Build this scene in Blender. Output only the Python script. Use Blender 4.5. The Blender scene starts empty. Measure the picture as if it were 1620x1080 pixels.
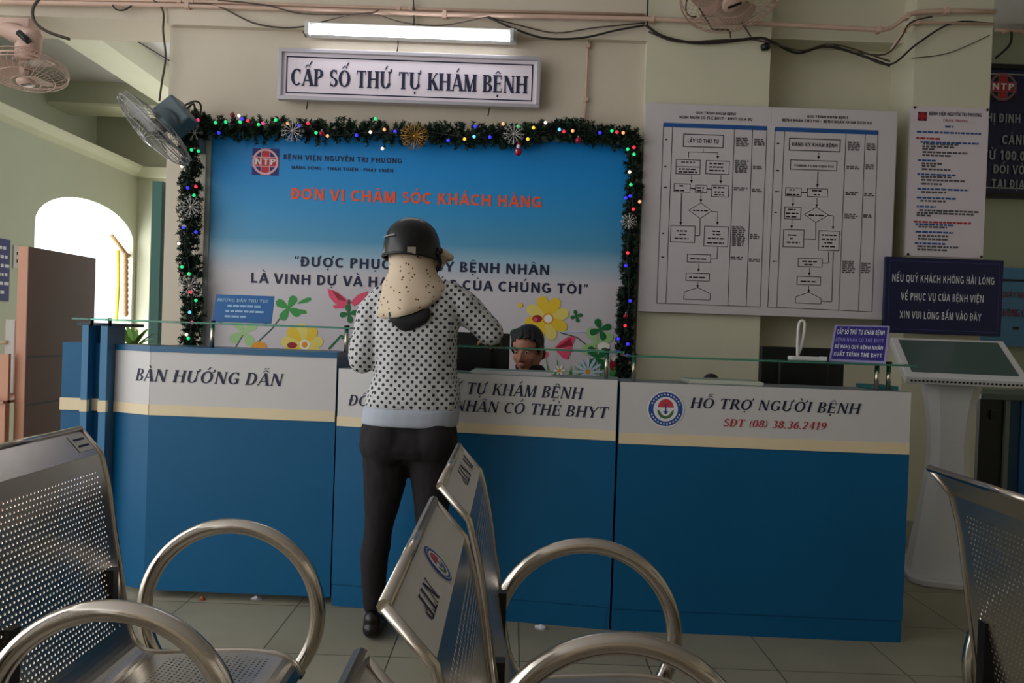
import bpy, bmesh, math, random, unicodedata
from mathutils import Vector, Matrix, Euler
random.seed(7)
PI = math.pi
sc = bpy.context.scene
col = sc.collection

# ------------------------------------------------------------------ camera, sky, light, exposure
EYE = 1.2
FPX = 1200.0
cam_rot = (Matrix.Rotation(math.radians(90 - 0.7), 4, 'X') @ Matrix.Rotation(math.radians(2.0), 4, 'Z'))
cd = bpy.data.cameras.new('camera')
cd.sensor_width = 36.0
cd.lens = FPX / 1620 * 36
cd.clip_start = 0.02
cam = bpy.data.objects.new('camera', cd)
col.objects.link(cam)
cam.matrix_world = Matrix.Translation((0, 0, EYE)) @ cam_rot
sc.camera = cam
sc.view_settings.view_transform = 'Standard'
sc.view_settings.look = 'None'
sc.view_settings.gamma = 1
sc.view_settings.exposure = -0.5

world = bpy.data.worlds.new('sky')
sc.world = world
world.use_nodes = True
bgn = world.node_tree.nodes['Background']
bgn.inputs[0].default_value = (0.95, 0.97, 0.98, 1)
bgn.inputs[1].default_value = 2.6


def daylight(name, loc, rot, sx, sy, power, color):
    l = bpy.data.lights.new(name, 'AREA')
    l.shape = 'RECTANGLE'
    l.size, l.size_y = sx, sy
    l.energy = power
    l.color = color
    o = bpy.data.objects.new(name, l)
    o.location = loc
    o.rotation_euler = rot
    col.objects.link(o)
    return o


# daylight through the open entrance side on the left, behind the photographer's shoulder
daylight('entrance_daylight', (-3.75, 0.6, 1.9), (0, -PI / 2 + 0.0, 0), 2.6, 5.0, 62, (1.0, 0.975, 0.94))
# daylight that comes in through the arched opening
daylight('arch_daylight', (-3.95, 6.35, 1.3), (0, -PI / 2, 0), 1.7, 1.4, 85, (1.0, 0.98, 0.95))


def at(px, py, Y):
    d = (cam_rot @ Vector(((px - 810) / FPX, (540 - py) / FPX, -1, 0))).to_3d()
    return Vector((0, 0, EYE)) + d * (Y / d.y)


def hit(px, py, p, n):
    d = (cam_rot @ Vector(((px - 810) / FPX, (540 - py) / FPX, -1, 0))).to_3d()
    e = Vector((0, 0, EYE))
    return e + d * ((Vector(p) - e).dot(n) / d.dot(n))


# ------------------------------------------------------------------ materials
def lin(h):
    h = h.lstrip('#')
    out = []
    for i in (0, 2, 4):
        c = int(h[i:i + 2], 16) / 255
        out.append(c / 12.92 if c <= 0.04045 else ((c + 0.055) / 1.055) ** 2.4)
    return (*out, 1)


MATS = {}


def mat(name, hexc, rough=0.5, metal=0.0, var=0.0, vscale=3.0, bump=0.0, bscale=60.0, coat=0.0, emit=None, estr=0.0, alpha=1.0, trans=0.0, ior=1.45):
    if name in MATS:
        return MATS[name]
    m = bpy.data.materials.new(name)
    m.use_nodes = True
    nt = m.node_tree
    b = nt.nodes['Principled BSDF']
    b.inputs['Base Color'].default_value = lin(hexc)
    b.inputs['Roughness'].default_value = rough
    b.inputs['Metallic'].default_value = metal
    b.inputs['Coat Weight'].default_value = coat
    b.inputs['Transmission Weight'].default_value = trans
    b.inputs['IOR'].default_value = ior
    b.inputs['Alpha'].default_value = alpha
    if emit:
        b.inputs['Emission Color'].default_value = lin(emit)
        b.inputs['Emission Strength'].default_value = estr
    if var or bump:
        g = nt.nodes.new('ShaderNodeTexCoord')
    if var:
        n = nt.nodes.new('ShaderNodeTexNoise')
        n.inputs['Scale'].default_value = vscale
        n.inputs['Detail'].default_value = 6
        n.inputs['Roughness'].default_value = 0.6
        nt.links.new(g.outputs['Object'], n.inputs['Vector'])
        r = nt.nodes.new('ShaderNodeMapRange')
        r.inputs['From Min'].default_value = 0.3
        r.inputs['From Max'].default_value = 0.7
        r.inputs['To Min'].default_value = 1 - var
        r.inputs['To Max'].default_value = 1 + var
        nt.links.new(n.outputs['Fac'], r.inputs['Value'])
        mx = nt.nodes.new('ShaderNodeVectorMath')
        mx.operation = 'SCALE'
        mx.inputs[0].default_value = lin(hexc)[:3]
        nt.links.new(r.outputs[0], mx.inputs['Scale'])
        nt.links.new(mx.outputs[0], b.inputs['Base Color'])
    if bump:
        n2 = nt.nodes.new('ShaderNodeTexNoise')
        n2.inputs['Scale'].default_value = bscale
        n2.inputs['Detail'].default_value = 4
        nt.links.new(g.outputs['Object'], n2.inputs['Vector'])
        bp = nt.nodes.new('ShaderNodeBump')
        bp.inputs['Strength'].default_value = bump
        bp.inputs['Distance'].default_value = 0.01
        nt.links.new(n2.outputs['Fac'], bp.inputs['Height'])
        nt.links.new(bp.outputs[0], b.inputs['Normal'])
    MATS[name] = m
    return m


M_beige = mat('beige_paint', '#c9bdab', 0.7, var=0.05, vscale=1.5, bump=0.05)
M_green = mat('pale_green_paint', '#cbc6ae', 0.65, var=0.05, vscale=1.5, bump=0.05)
M_wallgreen = mat('corridor_green_paint', '#b8bba6', 0.65, var=0.04, vscale=1.2, bump=0.05)
M_cream = mat('cream_paint', '#dcdcc4', 0.6, var=0.03)
M_ceil = mat('white_ceiling_paint', '#d2d0d2', 0.8, var=0.02)
M_blue = mat('blue_laminate', '#0a557f', 0.42, var=0.07, vscale=2.0, bump=0.02, bscale=15)
M_blue.node_tree.nodes['Principled BSDF'].inputs['Specular IOR Level'].default_value = 0.3
M_blue2 = mat('dark_blue_laminate', '#16557c', 0.35, var=0.04)
M_white = mat('white_panel_board', '#c3c0bf', 0.42, var=0.02)
M_trim = mat('cream_edge_strip', '#dbc9a6', 0.45, var=0.03)
M_steel = mat('polished_steel', '#c9c0b4', 0.19, 1.0, var=0.06, vscale=8)
M_steel2 = mat('perforated_steel_sheet', '#c4bdb5', 0.27, 1.0, var=0.08, vscale=5)
M_dksteel = mat('dark_edge_steel', '#3a3836', 0.35, 0.9)
M_black = mat('black_plastic', '#08090b', 0.45)
M_ink = mat('navy_ink', '#10173a', 0.6)
M_redink = mat('red_ink', '#a3202c', 0.6)
M_blueink = mat('blue_ink', '#1c4f8f', 0.6)
M_blackink = mat('black_ink', '#17171c', 0.6)
M_whiteink = mat('white_ink', '#d8d8dc', 0.6)
M_greyink = mat('grey_ink', '#4e4b50', 0.6)
M_orange = mat('orange_ink', '#e8542c', 0.6)
M_navy = mat('navy_board', '#070c3c', 0.35)
M_glass = mat('green_edge_glass', '#5fb8a0', 0.08, trans=0.75, ior=1.45)
M_pipe = mat('cream_pink_conduit', '#c7a896', 0.5, var=0.06, vscale=6)
M_wire = mat('grey_cable', '#4a4038', 0.6)
M_wire2 = mat('dark_cable', '#241f1c', 0.6)
M_pine = mat('dark_green_needles', '#14261b', 0.7, var=0.3, vscale=20)
M_salmon = mat('salmon_laminate', '#b98468', 0.45, var=0.05, vscale=4)
M_brown = mat('brown_laminate', '#7a554c', 0.6, var=0.05, vscale=3)
M_offwhite = mat('white_plastic', '#c9c8c4', 0.4)
M_kiosk = mat('kiosk_white_metal', '#c9c8c6', 0.35, var=0.02)


# ------------------------------------------------------------------ mesh helpers
class MB:
    def __init__(s):
        s.v, s.f, s.m, s.sm = [], [], [], []

    def face(s, pts, mi=0, smooth=False):
        i = len(s.v)
        s.v += [tuple(p) for p in pts]
        s.f.append(list(range(i, i + len(pts))))
        s.m.append(mi)
        s.sm.append(smooth)

    def box(s, x0, x1, y0, y1, z0, z1, mi=0, mtx=None):
        c = [Vector((x, y, z)) for x in (x0, x1) for y in (y0, y1) for z in (z0, z1)]
        if mtx is not None:
            c = [mtx @ p for p in c]
        i = len(s.v)
        s.v += [tuple(p) for p in c]
        for f in ((0, 1, 3, 2), (4, 6, 7, 5), (0, 4, 5, 1), (2, 3, 7, 6), (0, 2, 6, 4), (1, 5, 7, 3)):
            s.f.append([i + k for k in f])
            s.m.append(mi)
            s.sm.append(False)
        return s

    def prism(s, poly, axis, a, b, mi=0, mtx=None):
        """poly = 2D outline; extruded along axis between a and b"""
        def mk(p, t):
            if axis == 'x': q = Vector((t, p[0], p[1]))
            elif axis == 'y': q = Vector((p[0], t, p[1]))
            else: q = Vector((p[0], p[1], t))
            return mtx @ q if mtx is not None else q
        n = len(poly)
        i = len(s.v)
        s.v += [tuple(mk(p, a)) for p in poly] + [tuple(mk(p, b)) for p in poly]
        s.f.append([i + k for k in range(n)][::-1]); s.m.append(mi); s.sm.append(False)
        s.f.append([i + n + k for k in range(n)]); s.m.append(mi); s.sm.append(False)
        for k in range(n):
            s.f.append([i + k, i + (k + 1) % n, i + n + (k + 1) % n, i + n + k]); s.m.append(mi); s.sm.append(False)
        return s

    def tube(s, pts, r, seg=8, mi=0, closed=False, caps=True):
        pts = [Vector(p) for p in pts]
        n = len(pts)
        rr = r if isinstance(r, (list, tuple)) else [r] * n
        base = len(s.v)
        up = None
        for k in range(n):
            a = pts[(k - 1) % n] if (closed or k > 0) else pts[k]
            b = pts[(k + 1) % n] if (closed or k < n - 1) else pts[k]
            t = (b - a)
            if t.length < 1e-9: t = Vector((0, 0, 1))
            t.normalize()
            if up is None:
                up = t.orthogonal().normalized()
            else:
                up = (up - t * up.dot(t))
                if up.length < 1e-6: up = t.orthogonal()
                up.normalize()
            w = t.cross(up)
            for j in range(seg):
                an = 2 * PI * j / seg
                s.v.append(tuple(pts[k] + (up * math.cos(an) + w * math.sin(an)) * rr[k]))
        m = n if closed else n - 1
        for k in range(m):
            for j in range(seg):
                a = base + k * seg + j
                b = base + k * seg + (j + 1) % seg
                c = base + ((k + 1) % n) * seg + (j + 1) % seg
                d = base + ((k + 1) % n) * seg + j
                s.f.append([a, b, c, d]); s.m.append(mi); s.sm.append(True)
        if caps and not closed:
            s.f.append([base + j for j in range(seg)][::-1]); s.m.append(mi); s.sm.append(False)
            s.f.append([base + (n - 1) * seg + j for j in range(seg)]); s.m.append(mi); s.sm.append(False)
        return s

    def lathe(s, prof, seg=24, mi=0, mtx=None):
        """prof = [(r, z)] about local z"""
        mtx = mtx or Matrix.Identity(4)
        base = len(s.v)
        for r, z in prof:
            for j in range(seg):
                an = 2 * PI * j / seg
                s.v.append(tuple(mtx @ Vector((r * math.cos(an), r * math.sin(an), z))))
        for k in range(len(prof) - 1):
            for j in range(seg):
                s.f.append([base + k * seg + j, base + k * seg + (j + 1) % seg, base + (k + 1) * seg + (j + 1) % seg, base + (k + 1) * seg + j])
                s.m.append(mi); s.sm.append(True)
        return s

    def ball(s, c, r, seg=10, mi=0, sc=(1, 1, 1)):
        prof = [(max(1e-5, r * math.sin(PI * k / 8)), -r * math.cos(PI * k / 8)) for k in range(9)]
        return s.lathe(prof, seg, mi, Matrix.Translation(c) @ Matrix.Diagonal((*sc, 1)))

    def build(s, name, mats, parent=None, bevel=0.0):
        me = bpy.data.meshes.new(name)
        me.from_pydata(s.v, [], s.f)
        if not isinstance(mats, (list, tuple)): mats = [mats]
        for m in mats: me.materials.append(m)
        me.polygons.foreach_set('material_index', s.m)
        me.polygons.foreach_set('use_smooth', s.sm)
        me.update()
        o = bpy.data.objects.new(name, me)
        col.objects.link(o)
        if parent: setparent(o, parent)
        if bevel:
            b = o.modifiers.new('bevel', 'BEVEL')
            b.width = bevel; b.segments = 2; b.limit_method = 'ANGLE'
        return o


def wm(o):
    if o.parent:
        return wm(o.parent) @ o.matrix_parent_inverse @ o.matrix_basis
    return o.matrix_basis


def setparent(o, p):
    o.parent = p
    o.matrix_parent_inverse = wm(p).inverted()


def tag(o, label=None, cat=None, group=None, kind=None):
    if label: o['label'] = label
    if cat: o['category'] = cat
    if group: o['group'] = group
    if kind: o['kind'] = kind
    return o


def thing(name, label, cat, loc=(0, 0, 0), group=None):
    o = bpy.data.objects.new(name, None)
    o.empty_display_size = 0.1
    o.location = loc
    col.objects.link(o)
    return tag(o, label, cat, group)


def copy_tree(o, parent=None):
    c = o.copy()
    col.objects.link(c)
    if parent: c.parent = parent
    for ch in list(o.children):
        copy_tree(ch, c)
    return c


def struct(name, mb, m, parent=None, bevel=0):
    o = mb.build(name, m, parent, bevel)
    if parent is None: o['kind'] = 'structure'
    return o


def arcpts(c, r, a0, a1, n, plane='xz', rz=None):
    out = []
    for k in range(n + 1):
        a = math.radians(a0 + (a1 - a0) * k / n)
        u, w = r * math.cos(a), (rz or r) * math.sin(a)
        out.append(Vector((c[0] + u, c[1], c[2] + w)) if plane == 'xz' else Vector((c[0], c[1] + u, c[2] + w)))
    return out


def smooth_path(pts, n=6):
    """Catmull-Rom through the points"""
    pts = [Vector(p) for p in pts]
    P = [pts[0]] + pts + [pts[-1]]
    out = []
    for i in range(1, len(P) - 2):
        for k in range(n):
            t = k / n
            a, b, c, d = P[i - 1], P[i], P[i + 1], P[i + 2]
            out.append(0.5 * ((2 * b) + (c - a) * t + (2 * a - 5 * b + 4 * c - d) * t * t + (3 * b - a - 3 * c + d) * t ** 3))
    out.append(pts[-1])
    return out


# ------------------------------------------------------------------ lettering (own glyph builder, capitals with Vietnamese marks)
class Style:
    def __init__(s, W, w, serif=0.0, shear=0.0, gap=0.1):
        s.W, s.w, s.serif, s.shear, s.gap = W, w, serif, shear, gap


SERIF = Style(0.25, 0.09, 0.07, 0.0, 0.08)
SERIF_I = Style(0.2, 0.08, 0.055, 0.22, 0.09)
SANS_B = Style(0.23, 0.19, 0, 0, 0.13)
SANS = Style(0.17, 0.15, 0, 0, 0.13)


def glyph(ch, S):
    W, w = S.W, S.w
    q = []

    def rect(x0, x1, y0, y1): q.append([(x0, y0), (x1, y0), (x1, y1), (x0, y1)])

    def ser(x, y, half):
        if S.serif: rect(x - half - S.serif, x + half + S.serif, y - (0 if y < .5 else w * .8), y + (w * .8 if y < .5 else 0))

    def v(x, y0=0, y1=1, t=None, s0=True, s1=True):
        t = t or W
        rect(x - t / 2, x + t / 2, y0, y1)
        if s0 and y0 < .05: ser(x, 0, t / 2)
        if s1 and y1 > .95: ser(x, 1, t / 2)

    def h(x0, x1, y, t=None):
        t = t or w
        rect(x0, x1, y - t / 2, y + t / 2)

    def tick(x, y0, y1):
        if S.serif: rect(x - .03, x + .03, y0, y1)

    def d(x0, y0, x1, y1, t, s0=False, s1=False):
        t *= 1.08
        q.append([(x0 - t / 2, y0), (x0 + t / 2, y0), (x1 + t / 2, y1), (x1 - t / 2, y1)])
        if s0: ser(x0, y0, t / 2)
        if s1: ser(x1, y1, t / 2)

    def arc(cx, cy, rx, ry, a0=0, a1=360, tW=None, tw=None, n=None):
        tW = W if tW is None else tW
        tw = w if tw is None else tw
        n = n or max(4, int(abs(a1 - a0) / 22))
        for k in range(n):
            A = math.radians(a0 + (a1 - a0) * k / n)
            B = math.radians(a0 + (a1 - a0) * (k + 1) / n)
            q.append([(cx + (rx - tW / 2) * math.cos(A), cy + (ry - tw / 2) * math.sin(A)),
                      (cx + (rx + tW / 2) * math.cos(A), cy + (ry + tw / 2) * math.sin(A)),
                      (cx + (rx + tW / 2) * math.cos(B), cy + (ry + tw / 2) * math.sin(B)),
                      (cx + (rx - tW / 2) * math.cos(B), cy + (ry - tw / 2) * math.sin(B))])
    hw = w / 2
    R = .5 - hw
    wd = .9
    if ch == 'A':
        d(.08, 0, .44, 1, w, True); d(.82, 0, .46, 1, W, True); h(.22, .7, .32); wd = .9
    elif ch == 'B':
        v(.18); h(.18, .42, 1 - hw); h(.18, .42, .52); h(.18, .42, hw)
        arc(.42, .76, .18, .24 - hw, -90, 90); arc(.42, .26, .24, .26 - hw, -90, 90); wd = .78
    elif ch == 'C':
        arc(.48, .5, .36, R, 48, 312); tick(.74, .68, .96); wd = .84
    elif ch in 'DĐ':
        v(.18); h(.18, .4, 1 - hw); h(.18, .4, hw); arc(.4, .5, .34, R, -90, 90); wd = .88
        if ch == 'Đ': h(0, .42, .52, max(w, .08))
    elif ch == 'E':
        v(.18); h(.18, .68, 1 - hw); h(.18, .58, .52); h(.18, .7, hw)
        tick(.66, .75, 1); tick(.69, 0, .25); tick(.56, .4, .64); wd = .76
    elif ch == 'G':
        arc(.48, .5, .36, R, 48, 330); v(.76, .08, .44, None); h(.54, .86, .44); tick(.74, .7, .96); wd = .92
    elif ch == 'H':
        v(.18); v(.8); h(.18, .8, .52); wd = .98
    elif ch == 'I':
        v(.2); wd = .4
    elif ch == 'K':
        v(.18); d(.26, .4, .72, 1, w, False, True); d(.78, 0, .4, .6, W, True); wd = .86
    elif ch == 'L':
        v(.18); h(.18, .66, hw); tick(.66, 0, .25); wd = .72
    elif ch == 'M':
        v(.15, t=w * 1.1); d(.52, 0, .2, 1, W); d(.52, 0, .88, 1, w); v(.92); wd = 1.1
    elif ch == 'N':
        v(.16, t=w * 1.1); d(.8, 0, .18, 1, W); v(.8, t=w * 1.1, s0=False); wd = .96
    elif ch in 'OQ':
        arc(.48, .5, .37, R); wd = .96
        if ch == 'Q': d(.85, -.12, .5, .22, W * .8)
    elif ch in 'PR':
        v(.18); h(.18, .42, 1 - hw); h(.18, .42, .48); arc(.42, .74, .22, .26 - hw, -90, 90); wd = .76
        if ch == 'R': d(.8, 0, .42, .5, W, True); wd = .84
    elif ch == 'S':
        t = max(w, .1)
        arc(.38, .75 - t * .1, .22, .26 - t * .4, 35, 270, W * .8, t); arc(.38, .26 + t * .1, .24, .26 - t * .4, -145, 90, W * .8, t)
        tick(.6, .74, .98); tick(.13, .02, .28); wd = .72
    elif ch == 'T':
        v(.42, s1=False); h(.04, .8, 1 - hw); tick(.06, .76, 1); tick(.78, .76, 1); wd = .84
    elif ch == 'U':
        v(.18, .32, 1); v(.76, .32, 1, w * 1.1); arc(.47, .32, .29, .32 - hw, 180, 360); wd = .94
    elif ch == 'V':
        d(.42, 0, .08, 1, W, False, True); d(.46, 0, .8, 1, w, False, True); wd = .86
    elif ch == 'X':
        d(.8, 0, .1, 1, W, True, True); d(.1, 0, .78, 1, w, True, True); wd = .88
    elif ch == 'Y':
        v(.44, 0, .48); d(.44, .42, .08, 1, W, False, True); d(.44, .42, .8, 1, w, False, True); wd = .86
    elif ch == '0': arc(.34, .5, .24, R); wd = .68
    elif ch == '1': v(.3); d(.1, .76, .26, .98, w * 1.3); wd = .56
    elif ch == '2': arc(.33, .72, .22, .28 - hw, -25, 165); d(.12, .06, .52, .6, W * .9); h(.08, .62, max(w, .1) / 2, max(w, .1)); wd = .68
    elif ch == '3': arc(.32, .75, .2, .25 - hw, -90, 150); arc(.32, .27, .23, .27 - hw, -150, 90); wd = .66
    elif ch == '4': v(.48); d(.08, .3, .44, 1, w); h(.05, .68, .28, max(w, .09)); wd = .72
    elif ch == '6': arc(.35, .3, .22, .3 - hw); arc(.56, .36, .43, .6, 92, 182); wd = .68
    elif ch == '8': arc(.34, .75, .19, .25 - hw); arc(.34, .27, .23, .27 - hw); wd = .68
    elif ch == '9': arc(.33, .7, .22, .3 - hw); arc(.12, .64, .43, .6, -88, 2); wd = .68
    elif ch == '.': rect(.06, .2, 0, .14); wd = .26
    elif ch == ',': rect(.06, .2, -.12, .14); wd = .26
    elif ch == '(': arc(.55, .45, .4, .65, 128, 232, w * 1.4, w); wd = .36
    elif ch == ')': arc(-.2, .45, .4, .65, -52, 52, w * 1.4, w); wd = .36
    elif ch == '-': h(.05, .4, .45, .1); wd = .45
    elif ch == '+': h(.05, .6, .45, .1); v(.32, .2, .7, .1); wd = .65
    elif ch in '“”': d(.1, .72, .16, 1, .11); d(.32, .72, .38, 1, .11); wd = .46
    else: wd = .42
    return q, wd


def marks(base, comb, wd, S):
    q = []

    def d(x0, y0, x1, y1, t): q.append([(x0 - t / 2, y0), (x0 + t / 2, y0), (x1 + t / 2, y1), (x1 - t / 2, y1)])
    c = wd / 2 if base != 'I' else .2
    y = 1.08
    dx = 0
    cs = set(comb)
    if '\u0302' in cs:
        d(c - .2, y, c, y + .17, .1); d(c + .2, y, c, y + .17, .1)
        y += .12; dx = .22
    if '\u0306' in cs:
        for a0, a1 in ((200, 235), (235, 270), (270, 305), (305, 340)):
            A, B = math.radians(a0), math.radians(a1)
            q.append([(c + .2 * math.cos(A), 1.27 + .16 * math.sin(A)), (c + .2 * math.cos(B), 1.27 + .16 * math.sin(B)),
                      (c + .12 * math.cos(B), 1.27 + .08 * math.sin(B)), (c + .12 * math.cos(A), 1.27 + .08 * math.sin(A))])
    if '\u0301' in cs: d(c - .05 + dx, y + .03, c + .12 + dx, y + .25, .12)
    if '\u0300' in cs: d(c + .05 + dx, y + .03, c - .12 + dx, y + .25, .12)
    if '\u0309' in cs:
        d(c + dx * .6, y + .05, c + dx * .6 + .07, y + .14, .08); d(c + dx * .6 + .07, y + .14, c + dx * .6 - .06, y + .26, .09)
    if '\u0303' in cs:
        y2 = y + (.1 if dx else .04)
        d(c - .18, y2, c - .09, y2 + .11, .08); d(c - .09, y2 + .11, c + .06, y2 + .03, .1); d(c + .06, y2 + .03, c + .18, y2 + .13, .08)
    if '\u0323' in cs: q.append([(c - .07, -.26), (c + .07, -.26), (c + .07, -.12), (c - .07, -.12)])
    if '\u031b' in cs:
        x = wd - (.06 if base == 'O' else .1)
        d(x - .08, .88, x + .07, .98, .12); d(x + .07, .98, x + .06, 1.14, .12)
    return q


def text_polys(s, S):
    x = 0
    out = []
    for ch in s.upper():
        if ch == ' ':
            x += .42
            continue
        n = unicodedata.normalize('NFD', ch)
        base, comb = n[0], n[1:]
        q, wd = glyph(base, S)
        q = q + marks(base, comb, wd, S)
        for p in q:
            out.append([(x + a + S.shear * b, b) for a, b in p])
        x += wd + S.gap + (.08 if '\u031b' in comb else 0)
    return out, x - S.gap


def lettering(mb, s, org, xd, zd, height, width, S, mi=0):
    polys, w = text_polys(s, S)
    kx = (width / w) if width else height
    org, xd, zd = Vector(org), Vector(xd), Vector(zd)
    nn = xd.cross(zd)
    for i, p in enumerate(polys):      # overlapping strokes of paint lie a hair above each other
        mb.face([org + xd * (a * kx) + zd * (b * height) + nn * (.0001 * (i % 9)) for a, b in p], mi)


XD, ZD = Vector((1, 0, 0)), Vector((0, 0, 1))


def wall_text(mb, s, px0, py0, px1, cap, Y, S, mi=0):
    a, b = at(px0, py0, Y), at(px1, py0 + (px1 - px0) * 0.035, Y)
    lettering(mb, s, a, XD, ZD, cap / FPX * Y, b.x - a.x, S, mi)


def dashes(mb, x0, x1, z, Y, h, mi=0, rnd=None):
    """a line of illegible small print"""
    rnd = rnd or random
    x = x0
    while x < x1 - .004:
        l = min(rnd.uniform(.012, .035), x1 - x)
        mb.face([(x, Y, z), (x + l, Y, z), (x + l, Y, z + h), (x, Y, z + h)], mi)
        x += l + .006


def emblem_ring(mb, c, r, xd, zd, n, m0):
    """round emblem: blue ring, red umbrella, green leaves. materials m0.. = white, blue, red, green"""
    c, xd, zd, n = Vector(c), Vector(xd), Vector(zd), Vector(n)

    def P(a, b, k): return c + xd * (a * r) + zd * (b * r) + n * (0.0006 * k)

    def disc(rad, k, mi, cx=0, cy=0, a0=0, a1=360, ry=None):
        ry = ry or rad
        N = 28
        pts = [P(cx + rad * math.cos(math.radians(a0 + (a1 - a0) * j / N)), cy + ry * math.sin(math.radians(a0 + (a1 - a0) * j / N)), k) for j in range(N + (0 if a1 - a0 == 360 else 1))]
        mb.face(pts, mi)
    disc(1.08, 0, m0); disc(1.0, 1, m0 + 1); disc(.72, 2, m0)
    disc(.46, 3, m0 + 2, 0, .1, 0, 180, .5)
    for k in range(12):   # pale lettering around the ring
        a = math.radians(20 + k * 12.5)
        for sg in (1, -1):
            x, y = .86 * math.cos(a), .86 * math.sin(a) * sg
            mb.face([P(x - .04, y - .045, 3), P(x + .04, y - .045, 3), P(x + .04, y + .045, 3), P(x - .04, y + .045, 3)], m0)
    for sg in (-1, 1):
        mb.face([P(sg * .48, .0, 3), P(sg * .34, -.12, 3), P(sg * .22, -.32, 3), P(0, -.42, 3), P(0, -.58, 3), P(sg * .3, -.48, 3), P(sg * .46, -.25, 3)], m0 + 3)
    mb.face([P(-.04, -.28, 4), P(.04, -.28, 4), P(.04, .3, 4), P(-.04, .3, 4)], m0 + 1)
    mb.face([P(-.16, -.12, 4), P(.16, -.12, 4), P(.0, -.3, 4)], m0 + 1)


def emblem_square(mb, c, s, Y, m0, letters=True):
    """square emblem: blue corners, red cross, pale ring, white letters. m0.. = blue, red, pale, white"""
    def q(x0, x1, z0, z1, k, mi): mb.face([(c.x + x0 * s, Y - .0008 * k, c.z + z0 * s), (c.x + x1 * s, Y - .0008 * k, c.z + z0 * s), (c.x + x1 * s, Y - .0008 * k, c.z + z1 * s), (c.x + x0 * s, Y - .0008 * k, c.z + z1 * s)], mi)
    q(-1, 1, -1, 1, 0, m0)
    q(-.3, .3, -1, 1, 1, m0 + 1); q(-1, 1, -.32, .32, 1.5, m0 + 1)
    for a in (-.34, .3): q(a, a + .05, -1, 1, 2.2, m0 + 2)
    for a in (-.37, .32): q(-1, 1, a, a + .05, 2.7, m0 + 2)
    N = 24
    for k in range(N):
        A, B = 2 * PI * k / N, 2 * PI * (k + 1) / N
        mb.face([(c.x + s * r * math.cos(t), Y - .0032, c.z + s * r * math.sin(t)) for r, t in ((.82, A), (.98, A), (.98, B), (.82, B))], m0 + 2)
    if letters:
        lettering(mb, 'NTP', (c.x - .78 * s, Y - .004, c.z - .22 * s), XD, ZD, .46 * s, 1.56 * s, SANS_B, m0 + 3)


# ------------------------------------------------------------------ the room
CEIL = 3.72
fl = MB(); fl.box(-3.57, 5.2, -5.0, 9.0, -0.1, 0.0)
mf = bpy.data.materials.new('grey_green_floor_tiles')
mf.use_nodes = True
nt = mf.node_tree
bs = nt.nodes['Principled BSDF']
tc = nt.nodes.new('ShaderNodeTexCoord')
mp = nt.nodes.new('ShaderNodeMapping')
mp.inputs['Location'].default_value = (-1.012 + 4.725, -2.755 + 9.45, 0)
br = nt.nodes.new('ShaderNodeTexBrick')
br.offset = 0.0
br.inputs['Scale'].default_value = 1.0
br.inputs['Brick Width'].default_value = 0.4725
br.inputs['Row Height'].default_value = 0.4725
br.inputs['Mortar Size'].default_value = 0.0028
br.inputs['Mortar Smooth'].default_value = 0.2
br.inputs['Color1'].default_value = lin('#948f7c')
br.inputs['Color2'].default_value = lin('#8c8774')
br.inputs['Mortar'].default_value = lin('#4a483e')
nz = nt.nodes.new('ShaderNodeTexNoise')
nz.inputs['Scale'].default_value = 2.2
nz.inputs['Detail'].default_value = 8
mr = nt.nodes.new('ShaderNodeMapRange')
mr.inputs['From Min'].default_value = .3; mr.inputs['From Max'].default_value = .7
mr.inputs['To Min'].default_value = .86; mr.inputs['To Max'].default_value = 1.1
vm = nt.nodes.new('ShaderNodeVectorMath'); vm.operation = 'SCALE'
nt.links.new(tc.outputs['Object'], mp.inputs[0]); nt.links.new(mp.outputs[0], br.inputs['Vector'])
nt.links.new(tc.outputs['Object'], nz.inputs['Vector']); nt.links.new(nz.outputs['Fac'], mr.inputs[0])
nt.links.new(br.outputs['Color'], vm.inputs[0]); nt.links.new(mr.outputs[0], vm.inputs['Scale'])
nt.links.new(vm.outputs[0], bs.inputs['Base Color'])
bs.inputs['Roughness'].default_value = 0.45
bs.inputs['Specular IOR Level'].default_value = 0.25
struct('floor', fl, mf)

c = MB(); c.box(-3.9, 5.2, -5.0, 9.0, CEIL, CEIL + .1)
struct('ceiling', c, M_ceil)
c = MB(); c.box(-4.15, -2.0, 4.98, 7.3, 3.18, 3.28)
struct('ceiling', c, M_ceil)

# main wall behind the desks (beige), with the upper beam band
w = MB(); w.box(-2.15, 0.752, 4.65, 4.95, 0, CEIL)
struct('wall_front', w, M_beige)
w = MB(); w.box(-2.15, 0.752, 4.6, 4.66, 2.985, CEIL)
struct('trim_1', w, M_beige)
# light green pilaster, recess with beam, second pilaster
w = MB(); w.box(0.752, 1.499, 4.6, 4.95, 0, CEIL); struct('trim_2', w, M_green)
w = MB(); w.box(1.499, 2.37, 4.89, 5.0, 0, CEIL); struct('wall_recess', w, M_green)
w = MB(); w.box(1.499, 2.37, 4.74, 4.9, 3.08, CEIL); struct('trim_3', w, M_green)
w = MB(); w.box(2.37, 2.833, 4.6, 5.0, 0, CEIL); struct('trim_4', w, M_green)
w = MB(); w.box(2.37, 2.84, 4.585, 5.0, 0.0, 0.14); struct('baseboard_recess', w, mat('baseboard_grey', '#9da091', .5))
w = MB(); w.box(1.499, 2.37, 4.87, 4.9, 0.0, 0.14); struct('baseboard_right', w, mat('baseboard_grey', '#9da091', .5))
w = MB(); w.box(2.6, 5.2, 6.0, 6.15, 0, CEIL); struct('wall_back', w, mat('grey_green_paint', '#9fa691', .7, var=.04))
w = MB(); w.box(5.2, 5.35, -5, 6.15, 0, CEIL); struct('wall_right', w, M_green)
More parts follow.
